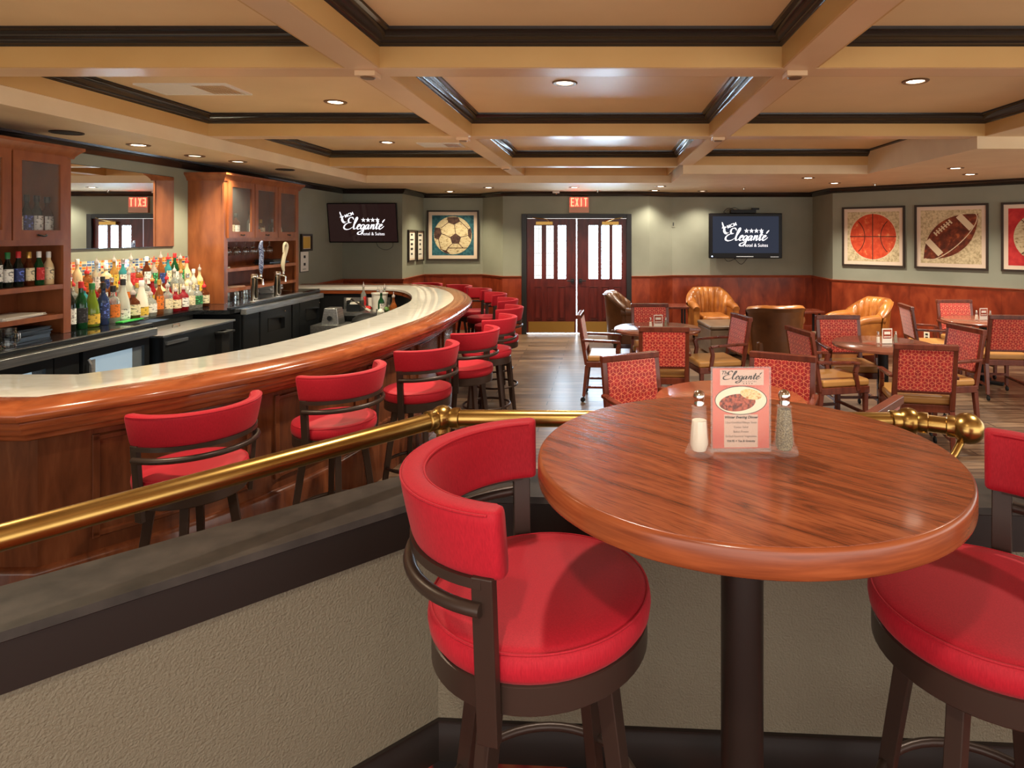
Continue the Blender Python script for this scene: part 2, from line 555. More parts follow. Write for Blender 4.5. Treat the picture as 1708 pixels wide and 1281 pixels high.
def floor_mat():
    m = mat('plank floor', C(120, 92, 70), 0.28, spec=0.5)
    nt, b, N, Lk = nodes_of(m)
    tc = N('ShaderNodeTexCoord')
    br = N('ShaderNodeTexBrick')
    br.inputs['Scale'].default_value = 1.0
    br.inputs['Brick Width'].default_value = 1.22
    br.inputs['Row Height'].default_value = 0.15
    br.inputs['Mortar Size'].default_value = 0.006
    br.inputs['Mortar Smooth'].default_value = 0.4
    br.inputs['Bias'].default_value = 0.0
    br.inputs['Color1'].default_value = C(150, 124, 100)
    br.inputs['Color2'].default_value = C(102, 82, 66)
    br.inputs['Mortar'].default_value = C(46, 34, 27)
    mp = N('ShaderNodeMapping')
    mp.inputs['Scale'].default_value = (1.2, 16, 1)
    nz = N('ShaderNodeTexNoise')
    nz.inputs['Scale'].default_value = 2.5
    nz.inputs['Detail'].default_value = 7
    nz.inputs['Distortion'].default_value = 0.4
    rp = N('ShaderNodeValToRGB')
    rp.color_ramp.elements[0].position = 0.32
    rp.color_ramp.elements[0].color = C(128, 108, 92)
    rp.color_ramp.elements[1].position = 0.68
    rp.color_ramp.elements[1].color = C(255, 250, 240)
    mx = N('ShaderNodeMix')
    mx.data_type = 'RGBA'
    mx.blend_type = 'MULTIPLY'
    mx.inputs['Factor'].default_value = 0.9
    Lk(tc.outputs['Object'], br.inputs['Vector'])
    Lk(tc.outputs['Object'], mp.inputs['Vector'])
    Lk(mp.outputs['Vector'], nz.inputs['Vector'])
    Lk(nz.outputs['Fac'], rp.inputs['Fac'])
    Lk(br.outputs['Color'], mx.inputs['A'])
    Lk(rp.outputs['Color'], mx.inputs['B'])
    Lk(mx.outputs['Result'], b.inputs['Base Color'])
    mr = N('ShaderNodeMapRange')
    mr.inputs['To Min'].default_value = 0.22
    mr.inputs['To Max'].default_value = 0.42
    Lk(nz.outputs['Fac'], mr.inputs['Value'])
    Lk(mr.outputs['Result'], b.inputs['Roughness'])
    bp = N('ShaderNodeBump')
    bp.inputs['Strength'].default_value = 0.25
    bp.inputs['Distance'].default_value = 0.004
    Lk(br.outputs['Fac'], bp.inputs['Height'])
    bp.invert = True
    bp2 = N('ShaderNodeBump')
    bp2.inputs['Strength'].default_value = 0.15
    bp2.inputs['Distance'].default_value = 0.003
    Lk(nz.outputs['Fac'], bp2.inputs['Height'])
    Lk(bp.outputs['Normal'], bp2.inputs['Normal'])
    Lk(bp2.outputs['Normal'], b.inputs['Normal'])
    return m


M['floor'] = floor_mat()


def oak_mat():
    m = mat('oak table top', C(165, 84, 44), 0.22, coat=0.15)
    nt, b, N, Lk = nodes_of(m)
    tc = N('ShaderNodeTexCoord')
    mr = N('ShaderNodeMapping')
    mr.inputs['Rotation'].default_value = (0, 0, 0.72)
    Lk(tc.outputs['Object'], mr.inputs['Vector'])
    mp = N('ShaderNodeMapping')
    mp.inputs['Scale'].default_value = (1.2, 9, 1.2)
    nz = N('ShaderNodeTexNoise')
    nz.inputs['Scale'].default_value = 3.4
    nz.inputs['Detail'].default_value = 8
    nz.inputs['Roughness'].default_value = 0.62
    nz.inputs['Distortion'].default_value = 1.1
    rp = N('ShaderNodeValToRGB')
    el = rp.color_ramp.elements
    el.new(0.5)
    for e, (p, c_) in zip(el, [(0.32, C(98, 46, 26)), (0.46, C(142, 72, 42)), (0.68, C(164, 90, 54))]):
        e.position = p
        e.color = c_
    mp2 = N('ShaderNodeMapping')
    mp2.inputs['Scale'].default_value = (7, 150, 7)
    n2 = N('ShaderNodeTexNoise')
    n2.inputs['Scale'].default_value = 2.2
    n2.inputs['Detail'].default_value = 2
    r2 = N('ShaderNodeValToRGB')
    r2.color_ramp.elements[0].position = 0.36
    r2.color_ramp.elements[0].color = (0.45, 0.4, 0.36, 1)
    r2.color_ramp.elements[1].position = 0.46
    r2.color_ramp.elements[1].color = (1, 1, 1, 1)
    mx = N('ShaderNodeMix')
    mx.data_type = 'RGBA'
    mx.blend_type = 'MULTIPLY'
    mx.inputs['Factor'].default_value = 0.7
    for a, p in ((mp, nz), (mp2, n2)):
        Lk(mr.outputs['Vector'], a.inputs['Vector'])
        Lk(a.outputs['Vector'], p.inputs['Vector'])
    Lk(nz.outputs['Fac'], rp.inputs['Fac'])
    Lk(n2.outputs['Fac'], r2.inputs['Fac'])
    Lk(rp.outputs['Color'], mx.inputs['A'])
    Lk(r2.outputs['Color'], mx.inputs['B'])
    Lk(mx.outputs['Result'], b.inputs['Base Color'])
    bp = N('ShaderNodeBump')
    bp.inputs['Strength'].default_value = 0.35
    bp.inputs['Distance'].default_value = 0.0015
    Lk(n2.outputs['Fac'], bp.inputs['Height'])
    Lk(bp.outputs['Normal'], b.inputs['Normal'])
    return m


M['oak'] = oak_mat()


M['oakedge'] = noisy('oak edge band', [(0.3, C(118, 56, 30)), (0.55, C(146, 74, 40)), (0.75, C(162, 90, 52))], scale=(2, 2, 30), nscale=3.0, detail=6, rough=0.25, coat=0.1, dist=0.3)


def weave_mat():
    """red fabric with pale tumbling-block lines: a hexagon lattice with three spokes in each cell, in the Y-Z plane."""
    m = mat('red patterned fabric', C(180, 30, 30), 0.45, sheen=0.4)
    nt, b, N, Lk = nodes_of(m)

    def vm(op, a, b_=None):
        n = N('ShaderNodeVectorMath')
        n.operation = op
        for k, v in enumerate((a, b_)):
            if v is None:
                continue
            if isinstance(v, tuple):
                n.inputs[k].default_value = v
            else:
                Lk(v, n.inputs[k])
        return n.outputs['Value'] if op in ('DOT_PRODUCT', 'LENGTH') else n.outputs['Vector']

    def ma(op, a, b_=None):
        n = N('ShaderNodeMath')
        n.operation = op
        for k, v in enumerate((a, b_)):
            if v is None:
                continue
            if isinstance(v, (int, float)):
                n.inputs[k].default_value = v
            else:
                Lk(v, n.inputs[k])
        return n.outputs[0]
    tc = N('ShaderNodeTexCoord')
    sp = N('ShaderNodeSeparateXYZ')
    cb = N('ShaderNodeCombineXYZ')
    Lk(tc.outputs['Object'], sp.inputs[0])
    Lk(sp.outputs['Y'], cb.inputs['X'])
    Lk(sp.outputs['Z'], cb.inputs['Y'])
    S = 19.0
    p = vm('ADD', vm('MULTIPLY', cb.outputs[0], (S, S, 1)), (50.0, 50.0 * 1.7320508, 0))
    s_ = (1.0, 1.7320508, 1.0)
    h_ = (0.5, 0.8660254, 0.0)
    a = vm('SUBTRACT', vm('MODULO', p, s_), h_)
    c = vm('SUBTRACT', vm('MODULO', vm('ADD', p, h_), s_), h_)
    near = ma('LESS_THAN', vm('LENGTH', vm('MULTIPLY', a, (1, 1, 0))), vm('LENGTH', vm('MULTIPLY', c, (1, 1, 0))))
    mg = N('ShaderNodeMix')
    mg.data_type = 'VECTOR'
    Lk(near, mg.inputs[0])
    Lk(c, mg.inputs[4])
    Lk(a, mg.inputs[5])
    g = mg.outputs[1]
    ab = vm('ABSOLUTE', g)
    d1 = vm('DOT_PRODUCT', ab, (1.0, 0.0, 0.0))
    d2 = vm('DOT_PRODUCT', ab, (0.5, 0.8660254, 0.0))
    line = ma('GREATER_THAN', ma('MAXIMUM', d1, d2), 0.5 - 0.030)
    for t_ in (90, 210, 330):
        q = math.radians(t_)
        al = ma('GREATER_THAN', vm('DOT_PRODUCT', g, (math.cos(q), math.sin(q), 0)), 0.0)
        ac = ma('LESS_THAN', ma('ABSOLUTE', vm('DOT_PRODUCT', g, (-math.sin(q), math.cos(q), 0))), 0.030)
        line = ma('MAXIMUM', line, ma('MULTIPLY', al, ac))
    nz = N('ShaderNodeTexNoise')
    nz.inputs['Scale'].default_value = 25
    rp = N('ShaderNodeValToRGB')
    rp.color_ramp.elements[0].position = 0.35
    rp.color_ramp.elements[0].color = C(150, 16, 20)
    rp.color_ramp.elements[1].position = 0.7
    rp.color_ramp.elements[1].color = C(186, 30, 30)
    mx = N('ShaderNodeMix')
    mx.data_type = 'RGBA'
    mx.inputs['B'].default_value = C(236, 140, 100)
    Lk(tc.outputs['Object'], nz.inputs['Vector'])
    Lk(nz.outputs['Fac'], rp.inputs['Fac'])
    Lk(line, mx.inputs['Factor'])
    Lk(rp.outputs['Color'], mx.inputs['A'])
    Lk(mx.outputs['Result'], b.inputs['Base Color'])
    return m


M['weave'] = weave_mat()


def tile_mat():
    """mosaic of small glass tiles: blue, orange, red, cream; laid on a wall in the Y-Z plane."""
    m = mat('mosaic tiles', C(180, 120, 60), 0.12, coat=0.3)
    nt, b, N, Lk = nodes_of(m)
    tc = N('ShaderNodeTexCoord')
    sp = N('ShaderNodeSeparateXYZ')
    cb = N('ShaderNodeCombineXYZ')
    Lk(tc.outputs['Object'], sp.inputs[0])
    Lk(sp.outputs['Y'], cb.inputs['X'])
    Lk(sp.outputs['Z'], cb.inputs['Y'])
    fl = N('ShaderNodeVectorMath')
    fl.operation = 'SNAP'
    fl.inputs[1].default_value = (0.05, 0.025, 1)
    Lk(cb.outputs[0], fl.inputs[0])
    wn = N('ShaderNodeTexWhiteNoise')
    wn.noise_dimensions = '2D'
    Lk(fl.outputs[0], wn.inputs['Vector'])
    rp = N('ShaderNodeValToRGB')
    rp.color_ramp.interpolation = 'CONSTANT'
    cols = [(0.0, C(206, 120, 40)), (0.28, C(52, 72, 110)), (0.48, C(196, 60, 44)), (0.66, C(212, 190, 150)), (0.82, C(90, 110, 130))]
    el = rp.color_ramp.elements
    while len(el) < 5:
        el.new(0.5)
    for e, (p, c_) in zip(el, cols):
        e.position = p
        e.color = c_
    Lk(wn.outputs['Value'], rp.inputs['Fac'])
    br = N('ShaderNodeTexBrick')
    br.offset = 0.0
    br.inputs['Scale'].default_value = 1
    br.inputs['Brick Width'].default_value = 0.05
    br.inputs['Row Height'].default_value = 0.025
    br.inputs['Mortar Size'].default_value = 0.0022
    Lk(cb.outputs[0], br.inputs['Vector'])
    mx = N('ShaderNodeMix')
    mx.data_type = 'RGBA'
    mx.inputs['B'].default_value = C(224, 208, 170)
    Lk(br.outputs['Fac'], mx.inputs['Factor'])
    Lk(rp.outputs['Color'], mx.inputs['A'])
    Lk(mx.outputs['Result'], b.inputs['Base Color'])
    return m


M['tile'] = tile_mat()

# ------------------------------------------------------------------ levels
Z0, ZB, ZC = 2.57, 2.68, 2.875     # soffit, beam underside, coffer ceiling
YB = -2.2                          # open end behind the camera


def struct(mb, name, m, parent=None, **kw):
    o = mb.build(name, m, parent, **kw)
    if parent is None:
        o['kind'] = 'structure'
    return o


# floors
struct(MB().box(-4.6, 7.7, YB, 12.2, -0.1, 0.0), 'floor', M['floor'], smooth=0)
cap_path = [(-2.6, -0.165), (-0.482, 1.83), (3.4, 1.61)]
inner = offset_path(cap_path, 0.10)
plat = [inner[0], inner[1], inner[2], (3.4, YB), (-2.6, YB)]
struct(MB().prism(plat[::-1], 0.0, 0.25), 'floor_platform', M['carpet'], smooth=0)

# walls: straight pieces of a polyline, each its own object
W = [('wall_left', (-4.43, YB), (-4.43, 10.6)), ('wall_left_return', (-4.43, 10.6), (-3.42, 10.6)), ('wall_nook_side', (-3.42, 10.6), (-3.42, 11.85)),
     ('wall_nook', (-3.42, 11.85), (-2.3, 11.85)), ('wall_nook_angle', (-2.3, 11.85), (-1.83, 11.3)),
     ('wall_back_angle', (0.81, 11.3), (1.25, 11.55)), ('wall_back_tv', (1.25, 11.55), (3.84, 11.55)), ('wall_right_return', (3.84, 11.55), (3.82, 10.48)),
     ('wall_right', (3.82, 10.48), (7.5, 6.88))]
for nm, a, b in W:
    chain = [w for w in ([(-4.43, YB), (-4.43, 10.6), (-3.42, 10.6), (-3.42, 11.85), (-2.3, 11.85), (-1.83, 11.3)], [(0.81, 11.3), (1.25, 11.55), (3.84, 11.55), (3.82, 10.48), (7.5, 6.88), (7.5, YB)]) if a in w and b in w][0]
    off = offset_path(chain, 0.12)
    i = chain.index(a)
    struct(MB().prism([a, b, off[i + 1], off[i]], 0, 2.95), nm, M['wall'], smooth=0)
# unseen side wall; its window openings are added to light the ceiling
mbw = MB().box(7.5, 7.62, YB, 6.88, 0, 0.6).box(7.5, 7.62, YB, 6.88, 2.5, 2.95)
for y_ in (-2.2, 0.1, 2.4, 4.7, 6.76):
    mbw.box(7.5, 7.62, y_, y_ + 0.12, 0.6, 2.5)
struct(mbw, 'wall_right_side', M['wall'], smooth=0)
# wall round the door
struct(MB().box(-1.83, -1.49, 11.3, 11.44, 0, 2.95).box(0.49, 0.81, 11.3, 11.44, 0, 2.95).box(-1.49, 0.49, 11.3, 11.44, 2.17, 2.95), 'wall_back', M['wall'], smooth=0)

room = [(-4.43, 9.30), (-4.43, 10.6), (-3.42, 10.6), (-3.42, 11.85), (-2.3, 11.85), (-1.83, 11.3), (-1.49, 11.3)]
room2 = [(0.49, 11.3), (0.81, 11.3), (1.25, 11.55), (3.84, 11.55), (3.82, 10.48), (7.5, 6.88)]
crown_p = [(0, 2.487), (0, 2.57), (-0.085, 2.57), (-0.08, 2.552), (-0.062, 2.546), (-0.05, 2.52), (-0.028, 2.503), (-0.016, 2.489)]
full = [(-4.43, YB)] + room[1:] + room2 + [(7.5, YB)]
struct(MB().sweep(full, crown_p), 'trim_1', M['crown'], smooth=40)
wp = [(0, 0.0), (0, 1.02), (-0.018, 1.02), (-0.018, 0.0)]
rp_ = [(0, 1.015), (0, 1.05), (-0.045, 1.05), (-0.042, 1.038), (-0.03, 1.032), (-0.026, 1.015), (-0.018, 1.005)]
bp_ = [(-0.018, 0.0), (-0.018, 0.13), (-0.026, 0.13), (-0.034, 0.115), (-0.034, 0.0)]
for i, rm in enumerate((room, room2)):
    mb = MB().sweep(rm, wp)
    for a, b in zip(rm[:-1], rm[1:]):
        a, b = Vector(a), Vector(b)
        L_ = (b - a).length
        d = (b - a).normalized()
        nn = Vector((d.y, -d.x))
        k = 1.22
        while k < L_ - 0.1:
            p = a + d * k + nn * 0.019
            mb.obox((p.x, p.y, 0.57), (0.007, 0.006, 0.89), math.atan2(d.y, d.x))
            k += 1.22
    struct(mb, 'wall_wainscot', M['wains'], smooth=0)
    struct(MB().sweep(rm, rp_), 'trim_%d' % (2 + i), M['railwood'], smooth=40)
    struct(MB().sweep(rm, bp_), 'baseboard_%s' % ('left', 'right')[i], M['wains'], smooth=40)

# ceiling: soffit ring, coffer ceiling, beams, crowns
struct(MB().box(-4.6, -3.56, YB, 12.2, Z0, 2.96).box(-3.56, 1.0, 9.38, 12.2, Z0, 2.96).box(1.0, 3.35, 7.97, 12.2, Z0, 2.96)
       .box(3.35, 7.7, 5.63, 12.2, Z0, 2.96).box(3.42, 7.7, YB, 5.63, ZB, 2.96), 'ceiling_soffit', M['soffit'], smooth=0)
struct(MB().box(-3.6, 3.5, YB, 9.5, ZC, 2.97), 'ceiling', M['ceil'], smooth=0)
XL, XC, XR = (-3.56, -1.37), (-1.2, 0.95), (1.12, 3.35)
ROWS = [(-1.28, 1.02), (1.19, 3.32), (3.49, 5.62), (5.79, 8.10), (8.27, 9.38)]
mb = MB()
for x0, x1 in ((-1.37, -1.2), (0.95, 1.12)):
    mb.box(x0, x1, YB, 9.38 if x0 < 0 else 7.97, ZB, ZC)
struct(mb, 'ceiling_beam_long', M['beam'], smooth=0)
mb = MB()
for y0, y1 in ((1.02, 1.19), (3.32, 3.49), (5.62, 5.79), (8.10, 8.27), (-1.45, -1.28)):
    for x0, x1 in (XL, XC, XR if y0 > 5.6 else (XR[0], 3.42)):
        if y0 > 8 and x0 > 1:
            continue
        mb.box(x0, x1, y0, y1, ZB, ZC)
struct(mb, 'ceiling_beam_cross', M['beam'], smooth=0)
mb, mc = MB(), MB()
cp = [(0.012, ZC - 0.083), (0.012, ZC), (0.092, ZC), (0.090, ZC - 0.014), (0.072, ZC - 0.02), (0.055, ZC - 0.048), (0.036, ZC - 0.058), (0.03, ZC - 0.07), (0.02, ZC - 0.074)]
lp = [(0.0, ZB + 0.0015), (0.0, ZC), (0.012, ZC), (0.012, ZB + 0.0015)]
for ci, (x0, x1) in enumerate((XL, XC, XR)):
    for ri, (y0, y1) in enumerate(ROWS):
        if ci == 2:
            if ri == 4:
                continue
            if ri == 3:
                y1 = 7.97
            if ri < 3:
                x1 = 3.42
        loop = [(x0, y0), (x1, y0), (x1, y1), (x0, y1)]
        mb.sweep(loop, lp, closed=True)
        if ri < 4:
            mc.sweep(loop, cp, closed=True)
struct(mb, 'ceiling_coffer_lining', M['ochre'], smooth=0)
struct(mc, 'trim_4', M['crown'], smooth=40)
for x in (-1.285, 1.035):
    for y in (1.1, 3.405, 5.705, 8.185):
        if x > 0 and y > 8:
            continue
        t = struct(MB().box(x - 0.055, x + 0.055, y - 0.05, y + 0.05, ZB - 0.028, ZB), 'ceiling_beam_boss', M['beam'], bevel=0.003)
        MB().lathe([(0.034, -0.034), (0.04, -0.028), (0.04, -0.027)], 20, (x, y, ZB)).build('boss_ring', M['trimring'], t)

# ------------------------------------------------------------------ recessed lamps
lamp_mesh = {}


def downlight(x, y, z, label, lit=1.0, group='recessed ceiling lamps', kind='spot'):
    t = thing('downlight', label, 'ceiling light', (x, y, z), 0, group)
    if 'r' not in lamp_mesh:
        a = MB()
        pts = [(0.058, -0.001), (0.062, -0.008), (0.082, -0.009), (0.09, -0.003), (0.09, 0.0)]
        for (r0, z0), (r1, z1) in zip(pts[:-1], pts[1:]):
            base = len(a.v)
            for k in range(28):
                g = 2 * PI * k / 28
                a.v += [(r0 * math.cos(g), r0 * math.sin(g), z0), (r1 * math.cos(g), r1 * math.sin(g), z1)]
            for k in range(28):
                k2 = (k + 1) % 28
                a.f.append((base + 2 * k, base + 2 * k2, base + 2 * k2 + 1, base + 2 * k + 1))
        lamp_mesh['r'] = a.build('trim_ring', M['trimring'], t)
        lamp_mesh['l'] = MB().lathe([(0.03, -0.0065), (0.05, -0.0045), (0.06, -0.001)], 24).build('lens', M['lens'], t)
        r, l = lamp_mesh['r'], lamp_mesh['l']
    else:
        r, l = lamp_mesh['r'].copy(), lamp_mesh['l'].copy()
        COL.objects.link(r)
        COL.objects.link(l)
        r.parent = l.parent = t
    if lit < 0.5:
        l.data = l.data.copy()
        l.data.materials[0] = M['lensdim']
    if lit > 0:
        ld = bpy.data.lights.new('lamp_glow', 'SPOT')
        ld.energy = DOWN_W * lit
        ld.color = (1.0, 0.88, 0.62) if x < -1.3 else LAMP_COL
        ld.spot_size = math.radians(125)
        ld.spot_blend = 0.7
        ld.shadow_soft_size = 0.05
        lo = bpy.data.objects.new('lamp_glow', ld)
        COL.objects.link(lo)
        lo.parent = t
        lo.location = (0, 0, -0.03)
    return t


D = [(-0.28, 4.44, ZC, 'recessed lamp in the central coffer above the dining tables', 1.3), (-2.18, 5.08, ZC, 'recessed lamp in the coffer beside the air vent over the bar', 1.3),
     (2.18, 4.39, ZC, 'brightest recessed lamp in the coffer above the patterned armchairs', 1.8), (-2.53, 7.3, ZC, 'small recessed lamp in the coffer over the far bend of the bar', 1.0),
     (-0.15, 6.96, ZC, 'dim recessed lamp in the far central coffer', 0.6), (-4.0, 5.38, Z0, 'recessed lamp in the soffit above the bar mirror', 0.6),
     (-4.0, 6.12, Z0, 'recessed lamp in the soffit just before the glazed cabinet', 0.45), (-3.86, 6.6, Z0, 'recessed lamp in the soffit over the near corner of the glazed cabinet', 0.4),
     (-2.76, 11.2, Z0, 'recessed lamp in the soffit directly above the soccer ball picture', 0.55), (-1.9, 10.28, Z0, 'recessed lamp in the soffit between soccer picture and entrance doors', 0.8),
     (-0.49, 10.2, Z0, 'recessed lamp in the soffit before the exit sign', 0.8), (0.9, 10.0, Z0, 'nearer of two recessed lamps beside the entrance doors', 0.8),
     (0.88, 10.93, Z0, 'recessed lamp close to the wall beside the entrance doors', 0.5), (1.74, 11.1, Z0, 'recessed lamp in the soffit above the corner side of the flat tv', 0.45),
     (2.77, 8.51, Z0, 'bright recessed lamp in the soffit over the club chairs', 1.2), (3.44, 9.36, Z0, 'bright recessed lamp in the soffit nearest the basketball picture', 1.2),
     (4.07, 7.26, Z0, 'recessed lamp in the soffit out from the football picture', 1.0), (4.67, 8.0, Z0, 'recessed lamp in the soffit close to the football picture', 1.0),
     (-0.28, 2.2, ZC, 'recessed lamp in the near central coffer above the oak bar table', 0.55), (2.2, 2.2, ZC, 'recessed lamp in the near coffer above the second red stool', 0.7),
     (-2.3, 2.2, ZC, 'recessed lamp in the near coffer above the bar corner', 1.0), (-0.28, -0.2, ZC, 'recessed lamp behind the viewer over the platform', 0.6),
     (5.4, 4.2, ZB, 'recessed lamp in the lower ceiling beyond the patterned armchairs', 1.2), (2.2, 6.9, ZC, 'recessed lamp in the far coffer by the club chairs', 0.0)]
for x, y, z, lb, e in D:
    if lb.startswith('recessed lamp in the far coffer'):
        continue
    downlight(x, y, z, lb, e)
for x, y, z, lb in ((-4.05, 4.72, Z0, 'round black ceiling speaker above the near liquor cabinet'), (-3.78, 7.42, Z0, 'round black ceiling speaker above the glazed cabinet'), (2.67, 6.85, ZC, 'round black ceiling speaker in the coffer by the club chairs')):
    t = thing('ceiling_speaker', lb, 'speaker', (x, y, z), 0, 'ceiling speakers')
    MB().lathe([(0.08, -0.006), (0.10, -0.004), (0.105, 0)], 28).build('grille', M['blackmat'], t)
    MB().tube([(0.1 * math.cos(k * PI / 14), 0.1 * math.sin(k * PI / 14), -0.004) for k in range(28)], 0.006, 6, True).build('rim', M['bronze'], t)
for x, y, lb in ((-0.12, 11.0, 'ceiling sprinkler beside the exit sign'), (2.3, 10.35, 'ceiling sprinkler in front of the flat tv'), (4.1, 9.5, 'ceiling sprinkler before the basketball picture')):
    t = thing('fire_sprinkler', lb, 'sprinkler', (x, y, Z0), 0, 'fire sprinklers')
    MB().lathe([(0.012, -0.03), (0.014, -0.012), (0.03, -0.003), (0.032, 0)], 16).build('escutcheon', M['chrome'], t)
    MB().lathe([(0.02, -0.038), (0.02, -0.035)], 12).build('deflector', M['bronze'], t)
t = thing('smoke_detector', 'white smoke detector box on the soffit by the exit sign', 'detector', (-0.86, 11.15, Z0 - 0.0))
MB().box(-0.06, 0.06, -0.04, 0.04, -0.035, 0).build('housing', M['white'], t, bevel=0.006)
MB().lathe([(0.012, -0.055), (0.02, -0.036)], 12).build('sensor', M['chrome'], t)


def vent(x, y, w, d, lb, z=ZC):
    t = thing('air_vent', lb, 'vent', (x, y, z), 0, 'ceiling air vents')
    MB().box(-w / 2, w / 2, -d / 2, -d / 2 + 0.03, -0.012, 0).box(-w / 2, w / 2, d / 2 - 0.03, d / 2, -0.012, 0).box(-w / 2, -w / 2 + 0.03, -d / 2 + .03, d / 2 - .03, -0.012, 0).box(w / 2 - 0.03, w / 2, -d / 2 + .03, d / 2 - .03, -0.012, 0).build('frame', M['white'], t)
    MB().box(-w / 2 + 0.03, w * 0.08, -d / 2 + 0.03, d / 2 - 0.03, -0.01, -0.002).build('cover_plate', M['white'], t)
    mb = MB()
    n = 9
    for k in range(n):
        xx = w * 0.08 + (w * 0.42 - 0.03) * (k + 0.5) / n
        mb.obox((xx, 0, -0.008), (0.018, d - 0.06, 0.003), 0, 0, 0.6)
    mb.build('louvre_grille', M['soffit'], t)


vent(-3.02, 4.62, 0.66, 0.34, 'long white air vent in the coffer beside the bar lamp')
vent(-1.95, 7.5, 0.5, 0.34, 'smaller air vent in the far coffer over the bar')
t = thing('access_panel', 'flush painted access panel in the far central coffer', 'panel', (0.35, 7.0, ZC))
MB().box(-0.3, 0.3, -0.3, 0.3, -0.006, 0).build('panel_door', M['ceil'], t)

# ------------------------------------------------------------------ half wall with cap, brass rail
struct(MB().sweep(cap_path, [(0.03, 0.0), (0.03, 1.0), (0.20, 1.0), (0.20, 0.0)]), 'wall_half', M['halfwall'], smooth=0)
struct(MB().sweep(cap_path, [(0.012, 0.913), (0.012, 1.016), (0.03, 1.016), (0.2, 1.016), (0.218, 1.016), (0.218, 0.913), (0.2, 0.905), (0.03, 0.905)]), 'trim_5', M['darktrim'], smooth=40)
struct(MB().sweep(cap_path, [(0.0, 1.020), (0.004, 1.038), (0.222, 1.038), (0.228, 1.020), (0.21, 1.014), (0.01, 1.014)]), 'trim_6', M['captop'], smooth=40)
struct(MB().sweep(cap_path, [(0.014, 0.25), (0.014, 0.335), (0.022, 0.352), (0.022, 0.362), (0.03, 0.366), (0.031, 0.25)]), 'baseboard_platform', M['darktrim'], smooth=40)

br = thing('brass_rail', 'thick polished brass handrail with ball joints along the half wall cap', 'handrail', (0, 0, 0))
J0, J1, J2 = Vector((-0.512, 1.98, 1.22)), Vector((0.945, 1.949, 1.22)), Vector((1.086, 1.873, 1.22))
JL = Vector((-0.512, 1.98, 1.22)) + (Vector((-1.155, 1.198, 1.22)) - Vector((-0.512, 1.98, 1.22))) * 2.2
for a, b in ((JL, J0), (J0, J1), (J1, J2)):
    MB().tube([a, a.lerp(b, 0.5), b], 0.0262, 24).build('rail_tube', M['brass'], br)
for c, r, nm in ((J0, 0.040, 'ball_joint'), (J1, 0.041, 'ball_joint'), (J2, 0.046, 'end_ball')):
    MB().ball(c, r, 28).build(nm, M['brass'], br)
for c, tgt in ((J0, JL), (J0, J1), (J1, J0), (J1, J2), (J2, J1)):
    d = (tgt - c).normalized()
    MB().tube([c + d * 0.026, c + d * 0.036, c + d * 0.054, c + d * 0.057], 0.03, 24, rs=[0.029, 0.0325, 0.0325, 0.028]).build('collar', M['brass'], br)
for c in (J0 + Vector((0.0, 0, 0)), J1, JL.lerp(J0, 0.28)):
    MB().lathe([(0.045, 1.0385), (0.045, 1.046), (0.02, 1.052), (0.018, 1.17), (0.026, 1.178), (0.026, 1.195)], 24, (c.x, c.y, 0)).build('post', M['brass'], br)
MB().tube([(J2.x - 0.02, J2.y, 1.18), (J2.x - 0.05, J2.y - 0.02, 1.15), (J2.x - 0.10, J2.y - 0.03, 1.10), (J2.x - 0.11, J2.y - 0.03, 1.04)], 0.011, 12).build('bracket', M['brass'], br)

